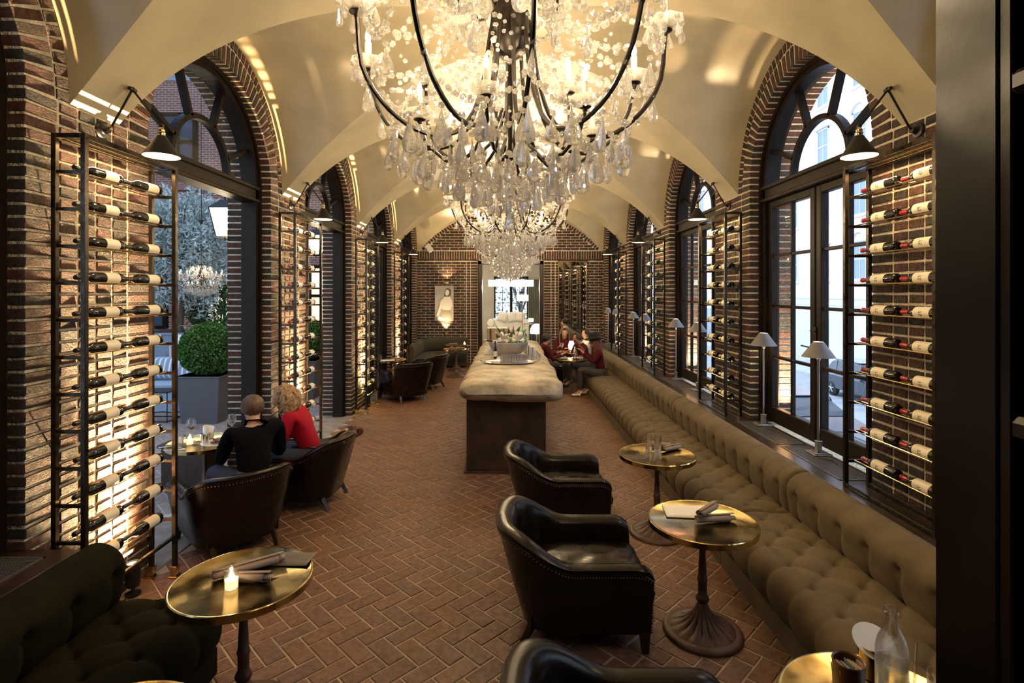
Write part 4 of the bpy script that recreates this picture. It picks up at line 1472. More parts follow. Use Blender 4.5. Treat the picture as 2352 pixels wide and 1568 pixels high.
# ================================================================ stone island
def island():
    t = thing('stone_topped_island', 'long serving island with rough pale stone slab on a dark rusted steel base', 'counter', (0, 0, 0))
    mb = MB(); mb.box(-.535, .435, 6.54, 11.35, .02, .95, .004); mb.build('base', M['rust'], t)
    mb = MB(); mb.box(-.565, .465, 6.50, 11.4, 0, .022, .004); mb.build('floor_plate', M['rust'], t)
    # slab: cross-section swept along y, edges broken
    rg = random.Random(5)
    y0, y1 = 6.18, 11.85
    nj = 110; ni = 72
    from mathutils import noise
    P = []
    for j in range(nj+1):
        f = j/nj; y = y0+(y1-y0)*f
        # end rounding
        e0 = min(1, (y-y0)/.26); e1 = min(1, (y1-y)/.17)
        e = math.sqrt(max(0, 1-(1-min(e0, e1))**2))
        xl = -.60 + .035*noise.noise((y*1.3, 0, 3)) + .02*noise.noise((y*4, 2, 3)); xr = .62 + .05*noise.noise((y*1.1, 7, 1)) + .022*noise.noise((y*4.4, 3, 8))
        hx = (xr-xl)/2; cx = (xl+xr)/2
        hz = .128; cz = 1.028
        row = []
        for i in range(ni):
            a = 2*PI*i/ni; ca, sa = math.cos(a), math.sin(a)
            sx = (abs(ca)**.30)*(1 if ca > 0 else -1); sz = (abs(sa)**.62)*(1 if sa > 0 else -1)
            k = e**.35
            X_ = cx + hx*sx*(0.80+.20*k if e < 1 else 1); Z_ = cz + hz*sz*e
            if sz < 0: Z_ -= .018*abs(ca)*noise.noise((X_*3, y*3, 4))
            if j == 0 or j == nj: Z_ = cz - .01
            d = .014*noise.noise((X_*5, y*5, Z_*7)) + .006*noise.noise((X_*14, y*14, Z_*14))
            if sa > .6: d *= .35
            row.append((X_+d*sx, y-(.05*noise.noise((X_*2.2, 1, Z_*4)) if j < 6 else 0), Z_+d*sz))
        P.append(row)
    vs = [p for r in P for p in r]; fs = []
    for j in range(nj):
        for i in range(ni):
            k = (i+1) % ni; fs.append((j*ni+i, (j+1)*ni+i, (j+1)*ni+k, j*ni+k))
    fs.append(tuple(range(ni))); fs.append(tuple(nj*ni+i for i in reversed(range(ni))))
    mb = MB(); mb.add(vs, fs); mb.build('stone_slab', M['stone'], t, fixn=True, angle=70)
island()
ZT = 1.158   # top of the slab

def tumbler_mesh(r0, r1, h, name='glass_tumbler', m=None, thick=.0018, n=20):
    mb = MB(); mb.lathe([(0, 0), (r0, 0), (r1, h), (r1-thick, h), (r0-thick, .010), (0, .008)], n)
    return mb.data(name, m or M['glass'])
def wine_glass(label, loc, wine=False, group='wine glasses on the laid table'):
    t = thing('wine_glass', label, 'glass', loc, 0, group)
    mb = MB(); mb.lathe([(0, 0), (.036, 0), (.036, .002), (.006, .006), (.0038, .02), (.0038, .095), (.010, .105), (.034, .125), (.044, .155), (.042, .19), (.034, .222), (.033, .222), (.041, .19), (.043, .155), (.033, .127), (.009, .108), (0, .106)], 24)
    mb.build('bowl_and_stem', M['glass'], t)
    if wine:
        mb = MB(); mb.lathe([(0, .109), (.009, .110), (.031, .128), (.037, .14), (0, .14)], 20); mb.build('red_wine', simple('red_wine', (.12, .004, .008), .05), t)
    return t
def napkin_roll(label, loc, rz, L=.20, r=.027, m=None, parent=None, dark=False, rx=0):
    t = thing('napkin_roll', label, 'napkin', loc, rz, 'rolled napkins on the tables')
    t.rotation_euler = (0, rx, rz)
    mb = MB()
    # spiral cross-section extruded along local x, slightly fanned at one end
    turns = 2.3; n = 40; P = []
    for j in range(9):
        f = j/8; x = -L/2+L*f; row = []
        sc_ = 1 + .25*f
        for i in range(n+1):
            a = 2*PI*turns*i/n; rr = (r*.30 + r*.70*i/n)*sc_
            z = max(-r*.85, rr*math.sin(a)*.8)
            row.append((x + .018*math.sin(a*.5)*(1 if f > .7 else 0), rr*math.cos(a)*1.1, z + r*.85))
        P.append(row)
    mb.grid(P)
    mb.build('linen', m or M['linen'], t, angle=80)
    o = t.children[0]
    md = o.modifiers.new('thick', 'SOLIDIFY'); md.thickness = .0022
    # loose flap
    mb = MB(); mb.add([(L*.1, r*.9, .002), (L*.52, r*1.1, .002), (L*.60, r*2.3, .003), (L*.2, r*1.6, .002), (L*.1, r*.9, .005), (L*.52, r*1.1, .005), (L*.60, r*2.3, .006), (L*.2, r*1.6, .005)],
                      [(3, 2, 1, 0), (4, 5, 6, 7), (0, 1, 5, 4), (1, 2, 6, 5), (2, 3, 7, 6), (3, 0, 4, 7)])
    mb.build('corner_flap', m or M['linen'], t)
    return t
def paper_sheet(name, label, loc, rz, w, h, m, cat='menu', lines=0, group=None, inkm=None):
    mb = MB(); P = []
    for i in range(9):
        P.append([(-w/2+w*i/8, -h/2+h*j/4, .0012+.0025*math.sin(i*.7)*((i/8)**2) + (.006*((i/8)**3))) for j in range(5)])
    mb.grid(P)
    o = mb.build(name, m, angle=60); o.location = loc; o.rotation_euler = (0, 0, rz)
    md = o.modifiers.new('thick', 'SOLIDIFY'); md.thickness = .0008
    tag(o, label, cat, group)
    if lines:
        mb = MB()
        for i in range(lines):
            y = h*.32 - h*.62*i/lines; ww = w*(.28+.09*((i*7) % 3))
            x = -ww
            while x < ww:
                l = .004+.006*((int(x*1e4)*13) % 5)/5; mb.box(x, x+l, y-.0012, y+.0012, .0031, .0034); x += l+.003
        mb.build('print', inkm or M['ink_faint'], o, smooth=False)
    return o
TT = .7255
# --- nearest right table
paper_sheet('menu_sheet', 'blank white paper sheet lying on the nearest right brass table', (1.19, 3.60, TT), -.12, .30, .21, M['paper'])
napkin_roll('lower of two crossed napkin rolls beside the white paper', (1.31, 3.44, TT), .12, .24)
napkin_roll('upper napkin roll resting across another beside the white paper', (1.275, 3.46, TT+.048), .75, .20)
# --- second right table
for i, (x, y) in enumerate(((1.285, 4.97), (1.335, 4.86), (1.37, 4.96))):
    o = link('tall_glass', tumbler_mesh(.030, .031, .145, 'tall_glass'), None); o.location = (x, y, TT)
    tag(o, '%s of three tall clear glasses on the second right brass table' % ('leftmost', 'nearest', 'rightmost')[i], 'glass', 'three tall glasses')
    mb = MB(); mb.lathe([(0, .012), (.0275, .012), (.028, .04), (0, .04)], 16); mb.build('water', M['glass'], o)
napkin_roll('napkin roll behind the three tall glasses, pointing left', (1.42, 5.10, TT), 2.9, .20)
napkin_roll('napkin roll right of the three tall glasses', (1.50, 5.0, TT), .5, .20)
# --- left foreground table
mn = paper_sheet('menu_card', 'dark grey menu card lying on the left foreground brass table', (-1.20, 2.96, TT), -.05, .21, .15, M['paper_dark'], lines=5)
napkin_roll('long napkin roll lying diagonally on the left foreground table', (-1.39, 2.84, TT), .62, .33)
napkin_roll('short napkin roll with open end towards the right, left foreground table', (-1.34, 2.735, TT), -.02, .21)
def votive(label, loc, lit=True, r=.034, h=.105, group='lit glass candles'):
    t = thing('candle_glass', label, 'candle', loc, 0, group)
    mb = MB(); mb.lathe([(0, 0), (r*.92, 0), (r, h), (r-.002, h), (r*.92-.002, .008), (0, .008)], 20); mb.build('glass_cup', M['glass'], t)
    mb = MB(); mb.lathe([(0, .009), (r*.86, .009), (r*.88, h*.5), (0, h*.48)], 16); mb.build('wax', M['litwax'], t)
    mb = MB(); mb.ball((0, 0, h*.65), (.006, .006, .016), 8, 8); mb.build('flame', M['flame'], t)
    point_light('candle_light', (loc[0], loc[1], loc[2]+h*.72), 1.1, WARM2, .008)
    return t
votive('lit candle in a clear glass on the left foreground brass table', (-1.385, 2.66, TT))
# --- bottom right table
def carafe(label, loc, h=.34, r=.052, group=None, fill=.45):
    t = thing('water_carafe', label, 'bottle', loc, 0, group)
    pr = [(0, 0), (r*.95, 0), (r, .01), (r, h*.55), (r*.86, h*.66), (r*.45, h*.80), (r*.33, h*.86), (r*.33, h*.92), (r*.42, h*.925), (r*.42, h*.95), (r*.36, h*.96), (r*.40, h*.985), (r*.38, h), (r*.28, h), (r*.26, h*.86), (r*.38, h*.79), (r*.78, h*.66), (r-.004, h*.55), (r-.004, .016), (0, .014)]
    mb = MB(); mb.lathe(pr, 32); mb.build('body', M['glass'], t)
    mb = MB(); mb.lathe([(0, .017), (r-.0045, .018), (r-.0045, h*fill), (0, h*fill)], 24); mb.build('water', M['glass'], t)
    return t
carafe('large clear glass water carafe on the bottom right table', (1.375, 1.93, TT))
t = thing('leather_cup', 'brown leather cup holding sugar packets on the bottom right table', 'cup', (1.235, 1.955, TT))
mb = MB(); mb.lathe([(0, 0), (.050, 0), (.053, .125), (.055, .130), (.053, .133), (.048, .128), (.046, .02), (0, .02)], 32, fl=lambda r, z, a: r); mb.build('cup_wall', simple('cup_leather', (.16, .055, .022), .4, var=(20, .7, 1.3)), t)
mb = MB(); mb.lathe([(.0535, .028), (.0545, .03), (.0535, .032)], 32, cap=False); mb.build('stitching', M['nail'], t)
pc = [(.8, .75, .65), (.5, .05, .04), (.75, .7, .6), (.12, .2, .25), (.85, .8, .7), (.3, .35, .4), (.8, .75, .62), (.7, .5, .15), (.85, .82, .76), (.6, .4, .3)]
for i in range(10):
    mb = MB(); mb.box(-.0012, .0012, -.026, .026, .022, .112+.004*((i*3) % 4), .0005)
    o = mb.build('sugar_packet', simple('packet_paper', pc[i], .6), t); o.location = (-.032+.007*i, .002*((i*5) % 3), 0); o.rotation_euler = (0, .06*(i-5)*.5, .1)
t = thing('brass_bucket', 'small brass bucket with round white card behind the carafe', 'bucket', (1.40, 2.06, TT))
mb = MB(); mb.lathe([(0, 0), (.045, 0), (.058, .12), (.060, .122), (.058, .124), (.044, .01), (0, .008)], 32); mb.build('bucket', M['brass'], t)
mb = MB(); mb.M = Matrix.Translation((0, 0, .13)) @ Matrix.Rotation(.5, 4, 'X'); mb.lathe([(0, 0), (.075, 0), (.075, .002), (0, .002)], 40); mb.build('round_card', M['paper'], t)
o = link('drinking_glass', tumbler_mesh(.033, .037, .10), None); o.location = (1.545, 1.93, TT); tag(o, 'clear drinking glass at the edge of the dark wood jamb', 'glass')
mb = MB(); mb.lathe([(0, .011), (.031, .011), (.034, .055), (0, .055)], 20); mb.build('water', M['glass'], o)
paper_sheet('receipt', 'small printed white slip beside the carafe', (1.50, 1.99, TT), -.7, .13, .07, M['paper'], 'paper', lines=3)
mb = MB(); mb.tube([(1.43, 1.90, TT+.003), (1.475, 1.945, TT+.20)], .0045, 8); o = mb.build('drinking_straw', M['glass']); tag(o, 'clear straw leaning beside the carafe', 'straw')
# --- far left small table
paper_sheet('menu_sheet', 'white menu sheet on the small table by the far left window', (-2.66, 11.62, TT), .2, .3, .2, M['paper'])
napkin_roll('dark napkin roll on the small table by the far left window', (-2.50, 11.8, TT), .1, .26, .022)
o = link('tumbler', tumbler_mesh(.03, .034, .10), None); o.location = (-2.88, 11.85, TT); tag(o, 'small tumbler on the table by the far left window', 'glass')
napkin_roll('napkin roll on the front table before the olive corner sofa', (-1.45, 13.95, TT), .1, .26, .022)
napkin_roll('second napkin roll on the front table before the corner sofa', (-1.30, 14.05, TT), -.4, .22, .022)
votive('lit candle on the table before the olive corner sofa', (-1.28, 15.0, TT))
napkin_roll('napkin roll on the rear table before the corner sofa', (-1.62, 15.1, TT), .3, .24, .022)

# --- on the island: tray with tumblers
t = thing('silver_tray', 'scalloped oval silver tray carrying tumblers on the stone island', 'tray', (-.015, 7.92, ZT))
def trayfl(r, z, a): return r
vs = []; n = 72; prof = [(0, .004), (.75, .004), (.84, .006), (.93, .016), (1, .020), (1, .016), (.93, .010), (.84, .001), (0, 0)]
mb = MB()
V = []
for (q, z) in prof:
    for i in range(n):
        a = 2*PI*i/n; s_ = 1+.018*math.cos(a*18)*(q > .9)
        V.append((.375*q*s_*math.cos(a), .26*q*s_*math.sin(a), z))
F_ = [(j*n+i, j*n+(i+1) % n, (j+1)*n+(i+1) % n, (j+1)*n+i) for j in range(len(prof)-1) for i in range(n)]
mb.add(V, F_); mb.build('dish', M['silver'], t)
for sx in (-1, 1):
    mb = MB(); mb.tube([(sx*.35, -.07, .018), (sx*.41, -.05, .03), (sx*.425, 0, .034), (sx*.41, .05, .03), (sx*.35, .07, .018)], .007, 8); mb.build('handle', M['silver'], t)
tm = tumbler_mesh(.030, .034, .115)
k = 0
rows_ = ['front', 'second', 'third', 'fourth']
for j in range(4):
    for i in range(5):
        x = -.10+.077*i + (.03 if j % 2 else 0) - .015; y = 7.92-.13+.078*j
        o = link('tumbler', tm, None); o.location = (x, y, ZT+.0045)
        tag(o, 'clear tumbler on the silver tray, %s row, %s from the left' % (rows_[j], ORD[i]), 'glass', 'tumblers on the silver tray')
# ice bowl with bottles
M['satin'] = simple('satin_silver', (.55, .53, .51), .36, metal=.55)
def ice_bowl(label, loc, r=.32, h=.235):
    t = thing('ice_bowl', label, 'bowl', loc, 0, 'bowls of bottles on the island')
    pr = [(0, 0), (r*.30, 0), (r*.46, h*.05), (r*.66, h*.18), (r*.82, h*.36), (r*.93, h*.60), (r*.985, h*.84), (r, h), (r*.985, h+.004), (r*.96, h), (r*.90, h*.62), (r*.6, h*.24), (0, .05)]
    mb = MB(); mb.lathe(pr, 48); mb.build('bowl', M['satin'], t)
    mb = MB(); rg = random.Random(9)
    for i in range(90):
        a = rg.uniform(0, 2*PI); q = r*.88*math.sqrt(rg.random()); mb.M = Matrix.Translation((q*math.cos(a), q*math.sin(a), h*.80+rg.uniform(0, .03))) @ Euler((rg.random()*3, rg.random()*3, 0)).to_matrix().to_4x4()
        s_ = rg.uniform(.012, .02); mb.box(-s_, s_, -s_, s_, -s_, s_, .003)
    mb.M = Matrix.Identity(4)
    o = mb.build('ice', M['glass'], t, smooth=False); o['kind'] = 'stuff'
    return t
ice_bowl('large silver bowl of iced bottles on the stone island, behind the tray', (-.03, 8.78, ZT))
ice_bowl('second silver bowl of bottles farther along the stone island', (.02, 10.35, ZT), .28, .22)
def loose_bottle(glass, labelm, foil, label, loc, rot, sc_=.78, group='bottles in the ice bowls'):
    root, lb = bottle_proto('wine_bottle', glass, labelm, foil, 'burg')
    root.location = loc; root.rotation_euler = rot; root.scale = (sc_,)*3
    tag(root, label, 'bottle', group); return root
sp = [
 ('bottleglass', 'label', 'foil_gold', 'dark bottle lying left in the nearer ice bowl', (.08, 8.74, ZT+.20), (-.35, .2, 1.35)),
 ('greenlit', 'label', 'foil_cream', 'bright green bottle lying in the middle of the nearer ice bowl', (.10, 8.68, ZT+.22), (.25, 0, .5)),
 ('greenlit', 'label_white', 'foil_gold', 'green bottle at the right of the nearer ice bowl', (.16, 8.80, ZT+.21), (.3, 0, -.5)),
 ('bottlegreen', 'label', 'foil_gold', 'dark green bottle with gold neck rising from the nearer ice bowl', (-.02, 8.86, ZT+.18), (.9, 0, -.3)),
 ('bottleglass', 'label_white', 'foil_cream', 'bottle with pale neck leaning back in the nearer ice bowl', (-.14, 8.80, ZT+.19), (.7, 0, .5)),
 ('bottleglass', 'label_white', 'foil_cream', 'bottle at the left edge of the nearer ice bowl', (-.17, 8.72, ZT+.20), (.2, 0, 1.1)),
 ('bottlegreen', 'label', 'foil_gold', 'bottle with gold neck leaning left in the farther bowl', (-.03, 10.35, ZT+.14), (.7, 0, .7)),
 ('bottleglass', 'label_white', 'foil_red', 'bottle with red neck upright in the farther bowl', (.06, 10.32, ZT+.10), (1.2, 0, 0)),
 ('bottlegreen', 'label', 'foil_cream', 'green bottle leaning right in the farther bowl', (.08, 10.40, ZT+.17), (.9, 0, -.8)),
 ('greenlit', 'label_white', 'foil_cream', 'green bottle at the right edge of the farther bowl', (.14, 10.30, ZT+.18), (.6, 0, -1.0)),
 ('bottlegreen', 'label_white', 'foil_gold', 'bottle at the left edge of the farther bowl', (-.10, 10.42, ZT+.17), (.8, 0, 1.1)),
 ('bottleglass', 'label', 'foil_gold', 'bottle with gold neck at the back of the farther bowl', (.0, 10.46, ZT+.12), (.9, 0, .2)),
]
for g, l, f, lab, loc, rot in sp: loose_bottle(M[g], M[l], M[f], lab, loc, rot)
b = loose_bottle(M['bottleglass'], M['label'], M['foil_black'], 'small dark bottle with cream label standing left of the ice bowl', (-.235, 8.42, ZT+.002), (PI/2, 0, 0), .72, 'standing bottles on the island')
# cups, napkin, stands
for i, (x, y, h, r) in enumerate(((.285, 8.55, .19, .034), (.35, 8.47, .17, .030), (.27, 9.25, .22, .036))):
    mb = MB(); mb.lathe([(0, 0), (r*.95, 0), (r, h), (r-.002, h), (r*.93, .006), (0, .006)], 20); o = mb.build('steel_cup', M['silver']); o.location = (x, y, ZT)
    tag(o, '%s polished steel cup right of the ice bowl' % ('tall ribbed', 'shorter', 'slim rear')[i], 'cup', 'steel cups on the island')
for i in range(5):
    o = link('coupe_glass', tumbler_mesh(.028, .036, .08, 'coupe_glass'), None); o.location = (.44-.01*i, 8.35+.16*i, ZT); tag(o, 'small glass in the row along the right edge of the island, %s from the front' % ORD[i], 'glass', 'row of small glasses')
for i, (x, y, z, s_) in enumerate(((-.36, 9.05, ZT, .09), (-.17, 8.25, ZT, .05))):
    mb = MB(); mb.add([(-s_, -s_*.7, 0), (s_, -s_*.7, 0), (s_, s_*.7, 0), (-s_, s_*.7, 0), (-s_*.6, -s_*.1, s_*.9), (s_*.9, -s_*.1, s_*1.2), (s_*.9, s_*.5, s_*1.2), (-s_*.6, s_*.4, s_*.9)], [(0, 3, 2, 1), (4, 5, 6, 7), (0, 1, 5, 4), (1, 2, 6, 5), (2, 3, 7, 6), (3, 0, 4, 7)])
    o = mb.build('folded_napkin', M['paper'], fixn=True); o.location = (x, y, z); tag(o, ('folded white napkin left of the ice bowl', 'small folded white card before the ice bowl')[i], 'napkin', 'white napkins on the island')
votive('glass candle glowing between the two bowls, left one', (-.02, 9.55, ZT), group='candles on the island')
votive('glass candle glowing between the two bowls, right one', (.20, 9.75, ZT), group='candles on the island')
# ================================================================ back room
def backroom():
    w = M['cream_wall']
    mb = MB(); mb.box(-4, 4, YE+.3, 24.4, -.2, 0); o = mb.build('floor', simple('back_room_floor', (.35, .27, .19), .5), smooth=False); o['kind'] = 'structure'
    mb = MB(); mb.box(-4, -3.8, YE+.3, 24.2, 0, 3.6); mb.box(3.8, 4, YE+.3, 24.2, 0, 3.6)
    mb.box(-4, -.72, 24, 24.2, 0, 3.6); mb.box(.80, 4, 24, 24.2, 0, 3.6); mb.box(-.72, .80, 24, 24.2, 2.9, 3.6); mb.box(-.72, .80, 24, 24.2, 0, .75)
    mb.box(-4, 4, YE+.3, YE+.32, DZ, 3.6); mb.box(-4, DX0, YE+.3, YE+.32, 0, 3.6); mb.box(DX1, 4, YE+.3, YE+.32, 0, 3.6)
    o = mb.build('wall_backroom', w, smooth=False); o['kind'] = 'structure'
    mb = MB(); mb.box(-4, 4, YE+.3, 24.4, 3.6, 3.7); o = mb.build('ceiling', w, smooth=False); o['kind'] = 'structure'
    mb = MB()
    mb.box(-.72, -.66, 23.95, 24.1, .75, 2.9); mb.box(.74, .80, 23.95, 24.1, .75, 2.9); mb.box(-.02, .10, 23.95, 24.1, .75, 2.9)
    mb.box(-.72, .80, 23.95, 24.1, 2.80, 2.9); mb.box(-.72, .80, 23.95, 24.1, .75, .82)
    o = mb.build('window_6', M['framewood'], smooth=False); o['kind'] = 'structure'
    for z in (1.25, 1.72, 2.2, 2.6):
        mb = MB(); mb.box(-.70, .78, 24.0, 24.03, z-.012, z+.012); mb.build('muntin', M['framewood'], o, smooth=False)
    for x in (-.34, .42):
        mb = MB(); mb.box(x-.012, x+.012, 24.0, 24.03, .8, 2.82); mb.build('muntin', M['framewood'], o, smooth=False)
    for (a, b) in ((-.66, -.02), (.10, .74)):
        mb = MB(); mb.add([(a, 24.02, .8), (b, 24.02, .8), (b, 24.02, 2.82), (a, 24.02, 2.82)], [(0, 1, 2, 3)]); mb.build('pane', M['pane'], o, smooth=False)
    # tree outside that window
    leaf_cloud('street_tree', 'leafy street tree outside the back room window', (.6, 31, 2.4), (2.2, 1.2, 2.4), 1400, .16, simple('tree_leaf', (.16, .22, .16), .6), 'tree', trunk=(.6, 31, -2.5), tr=.14)
    # crystal linear pendant
    t = thing('linear_pendant', 'bright rectangular crystal pendant glowing in the back room', 'lamp', (.02, 18.4, 2.40))
    mb = MB(); mb.box(-.76, .78, -.12, .12, .22, .235); mb.tube([(-.5, 0, .23), (-.5, 0, 1.2)], .006, 6); mb.tube([(.5, 0, .23), (.5, 0, 1.2)], .006, 6); mb.build('frame', M['nickel'], t)
    me = None
    mb = MB(); mb.box(-.016, .016, -.006, .006, 0, .22, .003); me = mb.data('crystal_rod', M['crystalglow'], smooth=False)
    for i in range(40):
        for y in (-.11, .11):
            o = link('crystal_rod', me, t); o.location = (-.75+.0388*i, y, 0)
    for x in (-.5, 0, .5): point_light('pendant_bulb', (.02+x, 18.4, 2.33), P_BACKROOM/3, (1, .86, .66), .08)
    point_light('back_room_light', (-1.9, 20.5, 2.9), P_BACKROOM*.8, (1, .88, .70), .25)
    # trunk
    t = thing('storage_chest', 'pale canvas travel chest with brown leather strap in the back room', 'chest', (-.44, 18.3, 0))
    mb = MB(); mb.box(-.34, .36, -.3, .3, .0, .98, .02); mb.box(-.35, .37, -.31, .31, .86, 1.0, .02); mb.build('body', simple('trunk_canvas', (.42, .36, .27), .7), t)
    for x in (-.22, .22):
        mb = MB(); mb.box(x-.03, x+.03, -.318, -.30, .35, .98, .004); mb.build('strap', simple('strap', (.08, .035, .02), .5), t)
    # sofa
    t = thing('white_sofa', 'white upholstered sofa with pillows under the back room window', 'sofa', (0, 21.6, 0))
    mb = MB(); mb.box(-.85, .70, -.4, .5, .12, .62, .05); mb.build('seat', M['white'], t)
    mb = MB(); mb.box(-.75, .60, .3, .55, .6, 1.14, .06); mb.build('backrest', M['white'], t)
    for x in (-.78, .64):
        mb = MB(); mb.M = Matrix.Translation((x, 0, .0)); mb.box(-.11, .11, -.4, .5, .12, .95, .05); mb.M = Matrix.Translation((x, -.42, .98)) @ Matrix.Rotation(-PI/2, 4, 'X'); mb.lathe([(0, 0), (.13, 0), (.14, .02), (.14, .9), (0, .9)], 16); mb.build('arm', M['white'], t)
    for i, (x, r) in enumerate(((-.30, .2), (.08, -.2), (.42, .15))):
        mb = MB(); mb.M = Matrix.Translation((x, 21.68, 1.22)) @ Matrix.Rotation(r, 4, 'Y') @ Matrix.Rotation(.2, 4, 'X'); pillow(mb, .19, .07, .19)
        o = mb.build('pillow', M['white']); tag(o, '%s white pillow on the back room sofa' % ('left', 'middle', 'right')[i], 'pillow', 'pillows on the back room sofa')
    # lamps
    t = thing('floor_lamp', 'floor lamp with white drum shade before the back room window', 'lamp', (.48, 20.9, 0))
    mb = MB(); mb.lathe([(.14, 0), (.14, .02), (.01, .03), (.01, 1.88), (0, 1.88)], 16); mb.build('pole', M['nickel'], t)
    mb = MB(); mb.lathe([(.23, 1.86), (.23, 2.10)], 24, cap=False); mb.build('shade', emis('lit_shade', (1, .88, .65), 1.3), t)
    t = thing('side_table', 'thin metal side table with small lit lamp in the back room', 'table', (.80, 20.2, 0))
    mb = MB(); mb.lathe([(0, 1.0), (.3, 1.0), (.3, 1.015), (0, 1.015)], 24)
    for a in range(4): mb.tube([(.27*math.cos(a*PI/2), .27*math.sin(a*PI/2), 0), (.27*math.cos(a*PI/2), .27*math.sin(a*PI/2), 1.0)], .008, 6)
    mb.build('frame', M['nickel'], t)
    t = thing('small_lamp', 'small white lit lamp standing on the back room side table', 'lamp', (.78, 20.2, 1.015))
    mb = MB(); mb.lathe([(.05, 0), (.05, .01), (.012, .02), (.012, .1), (0, .1)], 14); mb.build('base', M['nickel'], t)
    mb = MB(); mb.lathe([(.10, .07), (.10, .20)], 20, cap=False); mb.build('shade', emis('lit_shade_small', (1, .88, .65), 1.6), t)
    t = thing('dome_lamp', 'bright round lamp glowing behind the man in maroon', 'lamp', (.86, 17.4, 0))
    mb = MB(); mb.lathe([(.16, 0), (.16, .02), (.015, .04), (.015, .86), (.06, .88), (0, .88)], 16); mb.build('stand', M['nickel'], t)
    mb = MB(); mb.lathe([(.21, .86), (.22, .90), (.20, 1.02), (.15, 1.12), (.07, 1.17), (0, 1.18)], 24, cap=False); mb.build('shade', emis('lit_dome', (1, .88, .62), 3.0), t)
    point_light('dome_lamp_bulb', (.86, 17.4, 1.0), 6, WARM, .05)
    # curtain
    mb = MB(); P = []
    for i in range(90):
        x = .78+.62*i/89; y = 23.75+.05*math.sin(i*.85); P.append([(x, y, .02+2.75*j/6) for j in range(7)])
    mb.grid(P); o = mb.build('curtain', simple('curtain_cloth', (.42, .42, .34), .85), angle=80); tag(o, 'pleated grey green curtain beside the back room window', 'curtain')
    md = o.modifiers.new('thick', 'SOLIDIFY'); md.thickness = .006
M['crystalglow'] = emis('lit_crystal_rod', (1, .9, .7), 3.2)
def pillow(mb, hx, hy, hz, n=12):
    P = []
    for s_ in (-1, 1):
        G = []
        for i in range(n+1):
            row = []
            for j in range(n+1):
                a = -1+2*i/n; b = -1+2*j/n
                e = max(0, (1-a**4)*(1-b**4))**.5
                row.append((a*hx*(1-.06*(1-b*b)*0 - .05*abs(b)*0), s_*hy*e, b*hz))
            G.append(row)
        mb.grid(G if s_ < 0 else list(reversed(G)))
def leaf_cloud(name, label, c, r, n, size, mat, cat, trunk=None, tr=.05, long=1.0, shell=.55, seed=2, group=None, root=None, jitter=.18):
    rg = np.random.default_rng(seed)
    d = rg.normal(size=(n, 3)); d /= np.linalg.norm(d, axis=1)[:, None]
    rad = shell + (1-shell)*rg.random(n)**.5
    lump = 1 + jitter*np.sin(d[:, 0]*5+seed)*np.cos(d[:, 2]*6) + jitter*.6*np.sin(d[:, 1]*9+2)
    p = d*(rad*lump)[:, None]*np.array(r)
    ax = d*.6 + rg.normal(size=(n, 3))*.55 + np.array((0, 0, .2)); ax /= np.linalg.norm(ax, axis=1)[:, None]
    sd = np.cross(ax, rg.normal(size=(n, 3))); sd /= np.linalg.norm(sd, axis=1)[:, None]
    s_ = size*(.7+.6*rg.random(n))
    L = ax*(s_*long)[:, None]; W = sd*(s_*.28 if long > 1.5 else s_*.42)[:, None]
    v = np.stack([p-L*.5, p+W, p+L*.5, p-W], 1).reshape(-1, 3)
    t = root or thing(name, label, cat, c, 0, group)
    me = bpy.data.meshes.new('foliage'); me.from_pydata(v.tolist(), [], [(4*i, 4*i+1, 4*i+2, 4*i+3) for i in range(n)]); me.materials.append(mat)
    o = link('foliage', me, t); o['kind'] = 'stuff'
    if trunk:
        a = Vector(trunk)-Vector(c)
        mb = MB(); mb.tube([a, a*.5+Vector((.04, 0, 0)), (0, 0, 0)], [tr, tr*.8, tr*.5], 8)
        for k in range(5):
            q = Vector((math.cos(k*1.3)*r[0]*.6, math.sin(k*1.3)*r[1]*.6, r[2]*(.2+.12*k))); mb.tube([a*.3, q*.5, q], [tr*.5, tr*.35, tr*.15], 6)
        mb.build('trunk', simple(name+'_bark', (.09, .07, .05), .9), t)
    return t
backroom()

